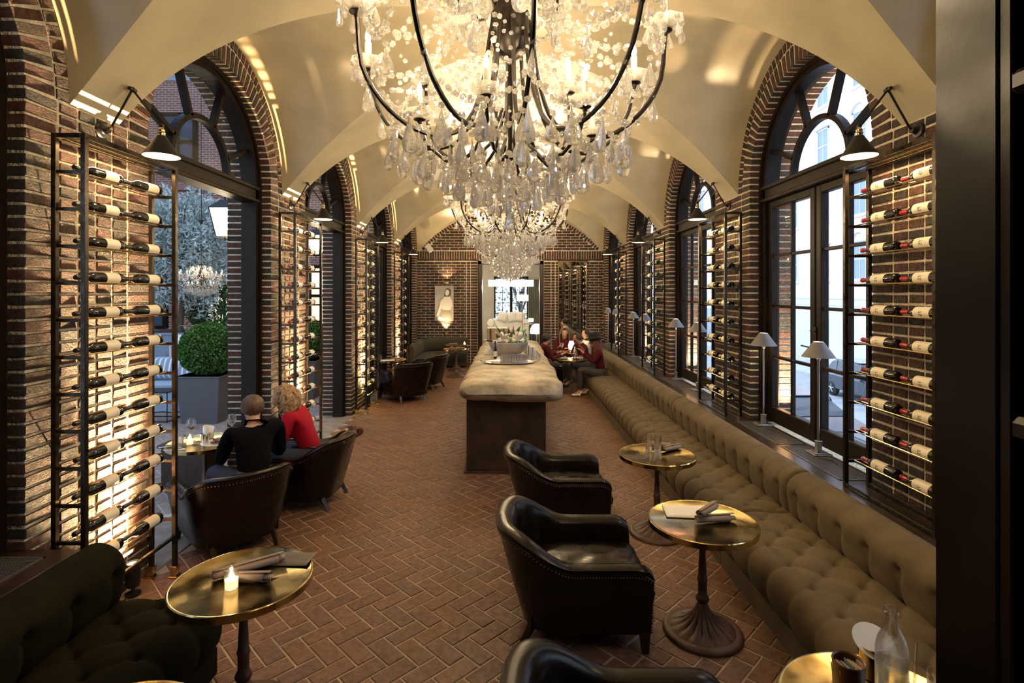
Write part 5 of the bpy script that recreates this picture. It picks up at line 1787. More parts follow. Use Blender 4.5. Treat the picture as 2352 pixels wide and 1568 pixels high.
# ================================================================ end wall: portrait, mirror, speaker
def portrait():
    t = thing('portrait_picture', 'large black and white photograph of a standing woman on the back wall', 'picture', (-2.0, YE-.01, 1.33))
    mb = MB(); mb.box(-.285, .285, -.035, -.004, 0, 1.07, .004); mb.build('panel', simple('print_grey', (.42, .40, .36), .6, var=(3, .75, 1.15)), t)
    def flat(name, pts, m, y):
        mb = MB(); vs = [(x, -.036-y, z) for x, z in pts]; mb.add(vs, [tuple(range(len(vs)))]); mb.build(name, m, t, smooth=False)
    wh = simple('print_white', (.80, .77, .68), .6); dk = simple('print_dark', (.10, .09, .08), .6); md = simple('print_mid', (.30, .28, .25), .6)
    flat('skirt', [(-.10, .0), (.24, .0), (.22, .22), (.17, .36), (-.02, .38), (-.10, .2)], md, .0004)
    flat('blouse', [(-.03, .34), (.18, .33), (.25, .46), (.24, .62), (.17, .74), (.09, .78), (.02, .75), (-.06, .64), (-.12, .50), (-.10, .40)], wh, .0008)
    flat('sleeve', [(-.10, .62), (-.05, .66), (-.08, .44), (-.15, .22), (-.20, .12), (-.24, .16), (-.17, .36)], wh, .0012)
    flat('bag', [(-.21, .06), (-.04, .00), (.0, .08), (-.16, .16)], wh, .0016)
    flat('hair', [(.0, .74), (.02, .90), (.07, .99), (.15, 1.0), (.21, .93), (.21, .80), (.16, .74)], dk, .0012)
    flat('face', [(.04, .79), (.03, .87), (.06, .94), (.12, .95), (.16, .88), (.14, .80), (.09, .76)], wh, .0016)
    t = thing('picture_light', 'small brass picture light above the black and white portrait', 'lamp', (-1.93, YE-.01, 2.44))
    mb = MB(); mb.box(-.03, .03, -.02, 0, -.02, .10, .004); mb.tube([(0, -.01, .07), (0, -.08, .10), (0, -.12, .06)], .006, 6); mb.build('bracket', M['brass'], t)
    mb = MB(); mb.M = Matrix.Translation((-.09, -.12, .05)) @ Matrix.Rotation(PI/2, 4, 'Y'); mb.lathe([(0, 0), (.016, 0), (.016, .18), (0, .18)], 12); mb.build('shade', M['brass'], t)
    spot_light('picture_light_beam', (-1.93, YE-.16, 2.50), (-1.93, YE, 3.6), P_PICTURE*.6, 100, 1, WARM2, .02)
    t = thing('wall_uplight', 'small brass uplight on the brick below the portrait', 'lamp', (-1.95, YE-.01, .90))
    mb = MB(); mb.M = Matrix.Translation((0, -.06, 0)); mb.lathe([(0, 0), (.035, 0), (.04, .10), (.036, .10), (.03, .02), (0, .02)], 20); mb.M = Matrix.Identity(4); mb.box(-.015, .015, -.06, 0, .03, .06); mb.build('body', M['brass'], t)
    spot_light('wall_uplight_beam', (-1.95, YE-.09, 1.02), (-1.95, YE, 2.4), P_PICTURE*3, 80, 1, WARM2, .02)
portrait()
t = thing('gilt_mirror', 'tall gold framed mirror on the back wall right of the doorway', 'mirror', (1.885, YE-.01, .80))
mb = MB(); mb.box(-.445, -.405, -.04, -.004, 0, 2.36, .006); mb.box(.405, .445, -.04, -.004, 0, 2.36, .006); mb.box(-.445, .445, -.04, -.004, 2.32, 2.36, .006); mb.box(-.445, .445, -.04, -.004, 0, .04, .006)
mb.build('gilt_frame', M['brassrod'], t)
mb = MB(); mb.box(-.41, .41, -.018, -.006, .03, 2.33); mb.build('mirror_glass', simple('mirror_silver', (.85, .82, .76), .02, metal=1.0), t, smooth=False)
t = thing('wall_speaker', 'white box loudspeaker tilted on a bracket, top left of the back wall', 'speaker', (-2.42, 15.95, 3.52), rot=(0, 0, 0))
mb = MB(); mb.M = Matrix.Rotation(math.radians(-36), 4, 'Y') @ Matrix.Rotation(math.radians(14), 4, 'X'); mb.box(-.075, .075, -.1, .1, -.13, .13, .015); mb.build('cabinet', simple('speaker_white', (.72, .68, .58), .5), t)
mb = MB(); mb.M = Matrix.Rotation(math.radians(-36), 4, 'Y') @ Matrix.Rotation(math.radians(14), 4, 'X'); mb.box(-.065, .065, -.106, -.1, -.12, .12, .002); mb.build('grille', simple('speaker_grille', (.6, .56, .48), .8), t)
mb = MB(); mb.tube([(0, .05, 0), (-.1, .25, .06)], .012, 8); mb.build('bracket', M['ironblack'], t)

# ================================================================ outside, right: the street
ST = -2.6
def tex_brick(name, c1, c2, cm, scale, vertical_axis='Z', along='Y', rough=.85):
    m, nt, b = newmat(name)
    ge = N(nt, 'ShaderNodeNewGeometry'); sp = N(nt, 'ShaderNodeSeparateXYZ'); co = N(nt, 'ShaderNodeCombineXYZ')
    nt.links.new(ge.outputs['Position'], sp.inputs[0]); nt.links.new(sp.outputs[along], co.inputs['X']); nt.links.new(sp.outputs['Z'], co.inputs['Y'])
    br = N(nt, 'ShaderNodeTexBrick'); nt.links.new(co.outputs[0], br.inputs['Vector'])
    br.inputs['Color1'].default_value = (*c1, 1); br.inputs['Color2'].default_value = (*c2, 1); br.inputs['Mortar'].default_value = (*cm, 1)
    br.inputs['Scale'].default_value = scale; br.inputs['Mortar Size'].default_value = .02; br.inputs['Brick Width'].default_value = .5; br.inputs['Row Height'].default_value = .17
    nt.links.new(br.outputs['Color'], b.inputs['Base Color']); b.inputs['Roughness'].default_value = rough
    return m
def facade():
    t = thing('brick_townhouse', 'pale brick apartment building across the street with sash windows', 'building', (20, 30, ST))
    bm_ = tex_brick('facade_brick', (.92, .72, .68), (.84, .64, .60), (.95, .9, .86), 2.2)
    mb = MB(); mb.box(0, 6, -24, 45, 0, 26); mb.build('wall', bm_, t, smooth=False)
    stone = simple('facade_stone', (.82, .78, .74), .8)
    mb = MB(); mb.box(-.12, 0, -24, 45, 4.0, 4.5); mb.box(-.2, 0, -24, 45, 4.4, 4.55); mb.box(-.3, 0, -24, 45, 21, 21.6); mb.build('cornice', stone, t, smooth=False)
    mb = MB(); mb.box(-.06, 0, -24, 45, 0, 4.0); mb.build('ground_floor_front', stone, t, smooth=False)
    fr = simple('sash_white', (.75, .76, .78), .6); gl = simple('sash_glass', (.30, .38, .46), .12)
    rg = random.Random(4)
    for fl in range(5):
        z = 5.6+fl*3.7
        for i in range(15):
            y = -21+i*3.6
            h = 2.2
            mb = MB()
            mb.box(-.06, .02, y-.62, y-.54, z, z+h); mb.box(-.06, .02, y+.54, y+.62, z, z+h); mb.box(-.06, .02, y-.62, y+.62, z+h-.08, z+h); mb.box(-.05, .02, y-.55, y+.55, z+h*.5-.04, z+h*.5+.04)
            mb.box(-.04, .02, y-.02, y+.02, z, z+h)
            w = mb.build('window', fr, t, smooth=False)
            mb = MB(); mb.box(-.015, .01, y-.55, y+.55, z, z+h); mb.build('pane', gl, w, smooth=False)
            mb = MB(); mb.box(-.16, .02, y-.75, y+.75, z-.18, z-.02); mb.build('sill', stone, w, smooth=False)
            mb = MB()
            if i % 2 == fl % 2:
                arc_band(mb, -.16, 0, y, z+h-.35, .78, 1.0, .35, PI-.35, 12)
            else:
                mb.add([(-.2, y-.85, z+h+.05), (-.2, y+.85, z+h+.05), (-.2, y, z+h+.55), (0, y-.85, z+h+.05), (0, y+.85, z+h+.05), (0, y, z+h+.55)], [(0, 1, 2), (0, 3, 4, 1), (1, 4, 5, 2), (2, 5, 3, 0)])
            mb.build('lintel', stone, w, smooth=False)
    for i in range(9):
        y = -20+i*6.2
        mb = MB(); mb.box(-.12, .0, y-1.3, y+1.3, .3, 3.2); mb.build('shopfront', gl if i % 2 else simple('shop_white', (.8, .8, .8), .6), t, smooth=False)
facade()
mb = MB(); mb.box(3.34, 60, -12, 90, ST-.2, ST); o = mb.build('street_ground', simple('asphalt', (.46, .48, .52), .8, var=(1.5, .85, 1.1)), smooth=False); o['kind'] = 'structure'
mb = MB(); mb.box(3.34, 7.2, -12, 90, ST, ST+.14); mb.box(17.2, 20, -12, 90, ST, ST+.14); o = mb.build('sidewalk', simple('pavement', (.60, .60, .60), .85, var=(2, .85, 1.1)), smooth=False); o['kind'] = 'structure'
def car(label, loc, rz, col, suv=True, group='cars parked in the street'):
    t = thing('parked_car', label, 'car', loc, rz, group)
    pm = simple('car_paint_'+label[:5], col, .18, coat=1.0)
    L = 4.6; H = 1.68 if suv else 1.45
    prof = [(-2.28, .35), (-2.3, .62), (-2.22, .80), (-1.1, .98), (-.95, 1.0), (1.95, 1.02), (2.22, .95), (2.3, .6), (2.26, .35)]
    def extr(prof, w0, w1, name, m, par):
        mb = MB(); n = len(prof)
        ws = [w0 if z < 1.01 else w1 for (y, z) in prof]
        vs = [(-w, y, z) for (y, z), w in zip(prof, ws)] + [(w, y, z) for (y, z), w in zip(prof, ws)]
        fs = [(i, (i+1) % n, n+(i+1) % n, n+i) for i in range(n)] + [tuple(range(n)), tuple(n+i for i in reversed(range(n)))]
        mb.add(vs, fs)
        o = mb.build(name, m, par, fixn=True, angle=30)
        md = o.modifiers.new('bevel', 'BEVEL'); md.width = .05; md.segments = 2; md.limit_method = 'ANGLE'
        return o
    extr(prof, .90, .9, 'body', pm, t)
    cab = [(-1.15, .98), (-.35, H-.06), (.1, H), (1.4, H), (1.75, H-.1), (2.12, 1.0)]
    extr(cab, .84, .66, 'cabin_glass', simple('car_glass', (.05, .07, .09), .06, coat=.5), t)
    mb = MB(); mb.box(-.64, .64, -.25, 1.55, H-.015, H+.02, .015)
    for sx in (-1, 1):
        for (y0, y1) in ((-.40, -.32), (.45, .53), (1.3, 1.4)):
            mb.add([(sx*.845, y0-.1, 1.0), (sx*.845, y1-.1, 1.0), (sx*.675, y1, H-.02), (sx*.675, y0, H-.02)], [(0, 1, 2, 3)])
    mb.build('roof', pm, t, smooth=False)
    for sx in (-1, 1):
        for y in (-1.42, 1.42):
            mb = MB(); mb.M = Matrix.Translation((sx*.80, y, .34)) @ Matrix.Rotation(PI/2, 4, 'Y'); mb.lathe([(0, -.11), (.30, -.11), (.34, -.08), (.34, .08), (.30, .11), (.24, .11), (.22, .09), (0, .09)], 24); w = mb.build('wheel', simple('tyre', (.02, .02, .022), .7), t)
            mb = MB(); mb.M = Matrix.Translation((sx*.915, y, .34)) @ Matrix.Rotation(sx*PI/2, 4, 'Y'); mb.lathe([(0, .0), (.05, .0), (.05, .012), (0, .012)], 12)
            for k in range(5):
                a = 2*PI*k/5; mb.tube([(0, 0, .005), (.2*math.cos(a), .2*math.sin(a), .0)], .022, 5)
            mb.build('rim', simple('alloy', (.7, .72, .75), .3, metal=.8), w)
        mb = MB(); mb.box(min(sx*.6, sx*.84), max(sx*.6, sx*.84), -2.31, -2.2, .62, .76, .02); mb.build('headlamp', simple('lamp_lens', (.8, .82, .85), .1), t)
        mb = MB(); mb.box(min(sx*.66, sx*.86), max(sx*.66, sx*.86), 2.2, 2.31, .66, .86, .02); mb.build('tail_lamp', simple('tail_red', (.5, .01, .01), .2), t)
        mb = MB(); mb.box(min(sx*.88, sx*1.02), max(sx*.88, sx*1.02), -.85, -.72, .98, 1.1, .03); mb.build('mirror', pm, t)
    return t
car('dark blue car parked at the far kerb, seen through the second window panes', (15.9, 23.6, ST), 0, (.03, .04, .06))
car('black car parked at the near kerb below the window', (9.6, 17.6, ST), .05, (.02, .022, .03), False)
car('dark grey car at the near kerb closest to the first window', (8.6, 11.3, ST), .0, (.05, .05, .055), False)
car('silver car parked far up the street', (16.0, 36.5, ST), 0, (.5, .52, .55))

# ================================================================ outside, left: the courtyard
def courtyard():
    mb = MB(); mb.box(-16, -3.30, -3, 24, -.2, -.006); o = mb.build('courtyard_floor', M['mortar_out'], smooth=False); o['kind'] = 'structure'
    w = .127; B = Bricks(M['paver_out'], bev=.004); c45 = math.sqrt(.5); Rm = Matrix.Rotation(-PI/4, 3, 'Z')
    for i in range(-60, 30):
        for j in range(-60, 60):
            u0 = i*w + 2*j*w; v0 = i*w - 2*j*w
            for kind in (0, 1):
                if kind == 0: u, v, d = u0+w, v0+w/2, (2*w-.011, w-.011, .05)
                else: u, v, d = u0+w/2, v0+2*w, (w-.011, 2*w-.011, .05)
                x = (u+v)*c45; y = (-u+v)*c45 + 8.0
                if -8.2 < x < -3.43 and 3.4 < y < 12.0 and x > -.85*y-.3: B.add((x, y, -.025), d, Rm, .0012)
    B.emit(o)
    cb = tex_brick('courtyard_wall_brick', (.30, .115, .085), (.20, .085, .07), (.50, .44, .40), 2.2, along='X')
    cb2 = tex_brick('courtyard_side_brick', (.30, .115, .085), (.20, .085, .07), (.50, .44, .40), 2.2, along='Y')
    mb = MB(); mb.box(-16, -3.34, 18, 18.4, 0, 9.6); o = mb.build('wall_courtyard', cb, smooth=False); o['kind'] = 'structure'
    mb = MB(); mb.box(-15, -14.6, -3, 18, 0, 9.6); o = mb.build('wall_courtyard', cb2, smooth=False); o['kind'] = 'structure'
    mb = MB(); mb.box(-13.8, -8.6, 17.5, 18, 3.6, 3.9); mb.box(-16, -3.34, 17.8, 18, 5.6, 5.8); o = mb.build('trim_9', simple('brownstone', (.30, .16, .13), .8), smooth=False); o['kind'] = 'structure'
    glow = emis('lit_room', (1, .80, .45), .9)
    for i, (x, z0, z1, wd, lit) in enumerate(((-9.55, 1.0, 3.1, .55, True), (-12.2, 1.0, 3.1, .6, False), (-6.1, 1.0, 3.1, .55, True), (-11.1, 6.2, 8.2, .5, False), (-8.2, 6.2, 8.2, .5, True))):
        mb = MB()
        for (a, b) in ((x-wd-.12, x-wd), (x+wd, x+wd+.12), (x-.03, x+.03)): mb.box(a, b, 17.85, 18.02, z0, z1)
        for z in (z0, (z0+z1)/2, z1-.08): mb.box(x-wd, x+wd, 17.86, 18.02, z-.02, z+.08)
        o = mb.build('window_%d' % (7+i), M['framewood'], smooth=False); o['kind'] = 'structure'
        mb = MB(); mb.box(x-wd, x+wd, 17.93, 17.96, z0, z1); mb.build('pane', glow if lit else simple('dark_pane', (.06, .09, .13), .08), o, smooth=False)
    # glazed canopy on steel rafters
    mb = MB()
    for i in range(14):
        y = -1.5+i*1.5; mb.box(-14.6, -3.34, y-.04, y+.04, 9.3, 9.5)
    for x in (-12, -9, -6): mb.box(x-.05, x+.05, -3, 18, 9.25, 9.35)
    o = mb.build('canopy_rafters', simple('rafter_paint', (.30, .34, .38), .5), smooth=False); o['kind'] = 'structure'
    tint = pane_mat('canopy_glass', (.46, .52, .60))
    for i in range(13):
        y = -1.5+i*1.5; mb = MB(); mb.add([(-14.6, y, 9.51), (-3.34, y, 9.51), (-3.34, y+1.5, 9.51), (-14.6, y+1.5, 9.51)], [(0, 1, 2, 3)]); mb.build('pane', tint, o, smooth=False)
courtyard()
OL = simple('olive_leaf', (.40, .48, .48), .5)
leaf_cloud('olive_tree', 'silvery blue olive tree rising from a planter in the courtyard', (-7.5, 12.3, 3.2), (1.15, .9, 1.45), 17000, .062, OL, 'tree', trunk=(-7.6, 12.3, 1.2), tr=.07, long=2.2, shell=.25, seed=5, jitter=.25)
leaf_cloud('courtyard_shrub', 'dark green shrub under the olive tree', (-7.0, 12.9, 1.85), (.8, .4, .55), 2600, .07, simple('shrub_leaf', (.05, .13, .04), .5), 'shrub', trunk=(-7.0, 12.9, 1.3), tr=.02, seed=8)
t = thing('long_planter', 'blue grey metal planter box under the olive tree', 'planter', (-7.4, 12.6, 0))
pz = simple('blue_grey_planter', (.20, .26, .36), .6)
mb = MB(); mb.box(-1.0, .95, -.42, .42, 0, 1.28, .01); mb.box(-1.03, .98, -.45, .45, 1.22, 1.28, .01); mb.build('box', pz, t)
mb = MB(); mb.box(-.95, .90, -.38, .38, 1.27, 1.30); mb.build('soil', simple('soil', (.05, .035, .025), .95), t)
BXL = simple('boxwood_leaf', (.055, .15, .025), .45)
pg = simple('charcoal_planter', (.085, .085, .10), .6)
for i, (x, y, lab) in enumerate(((-5.2, 9.25, 'round clipped boxwood seen through the open first left doorway'), (-4.35, 11.3, 'round clipped boxwood seen through the second left doorway'))):
    leaf_cloud('boxwood_ball', lab, (x, y, 1.22), (.47, .47, .46), 11000, .038, BXL, 'shrub', trunk=(x, y, .7), tr=.03, shell=.86, seed=20+i, group='boxwoods in the courtyard', jitter=.03)
    mb = MB(); mb.ball((0, 0, 0), (.41, .41, .40), 20, 12); mb.build('dark_core', simple('dark_core_green', (.02, .035, .012), .9), bpy.data.objects['boxwood_ball' if i == 0 else 'boxwood_ball.001'])  # plain dark ball added inside so the leaf shell does not look hollow
    t = thing('square_planter', 'tall tapering charcoal planter %s' % ('holding the boxwood seen in the first left doorway', 'holding the boxwood seen in the second doorway')[i], 'planter', (x, y, 0), 0, 'charcoal planters')
    mb = MB(); mb.add([(-.30, -.30, 0), (.30, -.30, 0), (.30, .30, 0), (-.30, .30, 0), (-.37, -.37, .80), (.37, -.37, .80), (.37, .37, .80), (-.37, .37, .80)], [(0, 3, 2, 1), (4, 5, 6, 7), (0, 1, 5, 4), (1, 2, 6, 5), (2, 3, 7, 6), (3, 0, 4, 7)]); mb.box(-.385, .385, -.385, .385, .775, .80, .005)
    mb.build('pot', pg, t)
# outdoor sofa
t = thing('slipcovered_sofa', 'light blue slipcovered sofa in the courtyard', 'sofa', (-6.75, 10.25, 0), .04)
bl = simple('pale_blue_linen', (.30, .38, .50), .9, bump=(8, .3, .02))
mb = MB(); P = []
for i in range(80):
    a = i/79; x = -1.0+2.0*a; P.append([(x, -.44-.03*math.sin(i*.55)*(1-k/5)-.04*(1-k/5), .02+.36*k/5) for k in range(6)])
mb.grid(P)
for sx in (-1, 1): mb.grid([[(sx*(1.0+.03*math.sin(i*.6)*(1-k/5)), -.46+.9*i/20, .02+.36*k/5) for k in range(6)] for i in range(21)])
mb.build('skirt', bl, t, angle=70)
mb = MB(); mb.box(-1.0, 1.0, -.45, .45, .30, .40, .03); mb.box(-.99, -.01, -.46, .25, .39, .53, .045); mb.box(.01, .99, -.46, .25, .39, .53, .045); mb.build('seat', bl, t)
mb = MB(); mb.box(-1.0, 1.0, .2, .45, .35, .92, .06); mb.build('backrest', bl, t)
for sx in (-1, 1):
    mb = MB(); mb.box(sx*.93-.09, sx*.93+.09, -.45, .4, .3, .68, .05); mb.build('arm', bl, t)
m_, nt_, b_ = newmat('striped_cushion'); tc_ = N(nt_, 'ShaderNodeTexCoord'); wv = N(nt_, 'ShaderNodeTexWave'); wv.inputs['Scale'].default_value = 3.2; wv.inputs['Distortion'].default_value = 0
nt_.links.new(tc_.outputs['Object'], wv.inputs['Vector']); cr_ = N(nt_, 'ShaderNodeValToRGB'); cr_.color_ramp.elements[0].color = (.22, .30, .40, 1); cr_.color_ramp.elements[1].color = (.7, .74, .78, 1); cr_.color_ramp.elements[0].position = .75; cr_.color_ramp.elements[1].position = .85
nt_.links.new(wv.outputs['Color'], cr_.inputs[0]); nt_.links.new(cr_.outputs[0], b_.inputs['Base Color'])
for i, x in enumerate((-6.15, -6.6, -7.15)):
    mb = MB(); mb.M = Matrix.Rotation(-.3, 4, 'X'); pillow(mb, .27, .09, .20); o = mb.build('striped_cushion', m_); o.location = (x, 10.22, .76); tag(o, '%s white and blue striped cushion on the courtyard sofa' % ('right', 'middle', 'left')[i], 'cushion', 'striped cushions')
t = thing('courtyard_table', 'narrow grey table behind the courtyard sofa', 'table', (-7.3, 11.2, 0))
mb = MB(); mb.box(-.7, .75, -.3, .3, .72, .76, .005); mb.build('tabletop', pz, t)
for x in (-.65, .7):
    for y in (-.26, .26):
        mb = MB(); mb.box(x-.025, x+.025, y-.025, y+.025, 0, .72); mb.build('leg', pz, t)
t = thing('white_lantern', 'white lantern with ring handle on the courtyard table', 'lantern', (-6.85, 11.15, .76))
lw = simple('lantern_white', (.78, .78, .76), .5)
mb = MB(); mb.box(-.15, .15, -.15, .15, 0, .03); mb.box(-.15, .15, -.15, .15, .34, .36)
for x in (-.14, .14):
    for y in (-.14, .14): mb.box(x-.01, x+.01, y-.01, y+.01, .03, .35)
mb.add([(-.17, -.17, .36), (.17, -.17, .36), (.17, .17, .36), (-.17, .17, .36), (-.05, -.05, .50), (.05, -.05, .50), (.05, .05, .50), (-.05, .05, .50)], [(0, 3, 2, 1), (4, 5, 6, 7), (0, 1, 5, 4), (1, 2, 6, 5), (2, 3, 7, 6), (3, 0, 4, 7)])
mb.box(-.05, .05, -.05, .05, .50, .56); mb.build('frame', lw, t, smooth=False)
mb = MB(); mb.tube([(.09*math.cos(a), 0, .65+.10*math.sin(a)) for a in [2*PI*q/20 for q in range(20)]], .008, 6, closed=True); mb.build('ring_handle', M['nickel'], t)
mb = MB(); mb.lathe([(0, .03), (.05, .03), (.05, .2), (0, .2)], 16); mb.build('candle', M['wax'], t)
for i, (x, y) in enumerate(((-7.35, 11.1), (-7.2, 11.25), (-7.5, 11.2), (-7.05, 11.05))):
    o = link('glass_tumbler', tumbler_mesh(.035, .04, .13+.05*(i % 2)), None); o.location = (x, y, .76); tag(o, 'clear glass on the courtyard table, %s from the left' % ['second', 'third', 'first', 'fourth'][i], 'glass', 'glasses on the courtyard table')
t = thing('side_table', 'thin black framed side table before the courtyard sofa', 'table', (-6.05, 9.25, 0))
mb = MB()
for (a, b) in (((-.25, -.2), (.25, -.2)), ((.25, -.2), (.25, .2)), ((.25, .2), (-.25, .2)), ((-.25, .2), (-.25, -.2))):
    for z in (.012, .50): mb.tube([(a[0], a[1], z), (b[0], b[1], z)], .010, 4)
for x in (-.25, .25):
    for y in (-.2, .2): mb.tube([(x, y, 0), (x, y, .5)], .010, 4)
mb.build('frame', M['ironblack'], t)
mb = MB(); mb.box(-.25, .25, -.2, .2, .505, .515); mb.build('tabletop', M['ironblack'], t)
# wall lanterns outside
def wall_lantern(k):
    t = thing('wall_lantern', 'bright tapered glass lantern on the outside wall beyond the %s left doorway' % ORD[k], 'lantern', (-3.62, 6.80+S*k, 2.90), 0, 'outside wall lanterns')
    b, c = .075, .135
    mb = MB()
    vs = [(-b, -b, 0), (b, -b, 0), (b, b, 0), (-b, b, 0), (-c, -c, .36), (c, -c, .36), (c, c, .36), (-c, c, .36)]
    mb.add(vs, [(0, 1, 5, 4), (1, 2, 6, 5), (2, 3, 7, 6), (3, 0, 4, 7)]); mb.build('lantern_glass', emis('lantern_glass', (1, .84, .55), 2.6), t, smooth=False)
    mb = MB()
    for (p, q) in ((0, 4), (1, 5), (2, 6), (3, 7), (0, 1), (1, 2), (2, 3), (3, 0), (4, 5), (5, 6), (6, 7), (7, 4)): mb.tube([vs[p], vs[q]], .007, 4)
    mb.add([(-c-.01, -c-.01, .36), (c+.01, -c-.01, .36), (c+.01, c+.01, .36), (-c-.01, c+.01, .36), (-.04, -.04, .47), (.04, -.04, .47), (.04, .04, .47), (-.04, .04, .47)], [(0, 1, 5, 4), (1, 2, 6, 5), (2, 3, 7, 6), (3, 0, 4, 7), (4, 5, 6, 7)])
    mb.tube([(0, 0, .47), (0, 0, .53), (.12, 0, .56), (.30, 0, .50)], .012, 6); mb.tube([(0, 0, 0), (0, 0, -.05)], .015, 6)
    mb.build('frame', M['ironblack'], t)
    point_light('lantern_bulb', (-3.62, 6.80+S*k, 2.75), 14, WARM, .05)
wall_lantern(0); wall_lantern(1)
# outdoor chandelier: the same kind, smaller
c = place(chand, False, (-5.25, 9.1, 3.38), .5, 'small crystal chandelier hanging outside in the courtyard', 'crystal chandeliers', scale=.56)
c['group'] = 'courtyard lights'
mb = MB(); mb.tube([(0, 0, 0), (0, 0, 10.6)], .012, 6); mb.build('hanging_rod', M['ironblack'], c)
point_light('courtyard_chandelier_light', (-5.25, 9.1, 2.62), 30, WARM, .2)

# exterior uplights in the street reveals, right side
for k in range(5):
    yq = OPC[k]+R0-.16
    t = thing('sill_uplight', 'small black uplight on the outer sill by the %s right window' % ORD[k], 'lamp', (3.24, yq, SILL-.04), 0, 'outer sill uplights')
    mb = MB(); mb.lathe([(.03, 0), (.035, .01), (.035, .07), (.03, .075), (.028, .06), (0, .06)], 16); mb.build('housing', M['ironblack'], t)
    spot_light('sill_uplight_beam', (3.24, yq, SILL+.06), (3.24, yq+.06, SILL+2.5), P_UP_RIGHT*70, 95, .8, WARM2, .02)
# ================================================================ people
def skin_obj(name, verts, edges, radii, m, parent, sub=2, root=0):
    bm = bmesh.new()
    sl = bm.verts.layers.skin.verify()
    bv = [bm.verts.new(v) for v in verts]
    for a, b in edges: bm.edges.new((bv[a], bv[b]))
    for i, v in enumerate(bv):
        r = radii[i]; v[sl].radius = r if isinstance(r, tuple) else (r, r); v[sl].use_root = (i == root)
    me = bpy.data.meshes.new(name); bm.to_mesh(me); bm.free()
    o = link(name, me, parent)
    md = o.modifiers.new('skin', 'SKIN'); md.use_smooth_shade = True; md.branch_smoothing = .6
    s_ = o.modifiers.new('subsurf', 'SUBSURF'); s_.levels = sub; s_.render_levels = sub
    dg = bpy.context.evaluated_depsgraph_get()
    me2 = bpy.data.meshes.new_from_object(o.evaluated_get(dg)); o.modifiers.clear()
    o.data = me2; me2.name = name; me2.materials.clear(); me2.materials.append(m)
    for p in me2.polygons: p.use_smooth = True
    return o
class G:
    def __init__(s): s.v = []; s.e = []; s.r = []
    def add(s, p, r, to=None):
        s.v.append(tuple(p)); s.r.append(r)
        if to is not None: s.e.append((to, len(s.v)-1))
        return len(s.v)-1
    def chain(s, pts, rs, to=None):
        for p, r in zip(pts, rs): to = s.add(p, r, to)
        return to
def lerp(a, b, f): return tuple(a[i]+(b[i]-a[i])*f for i in range(3))
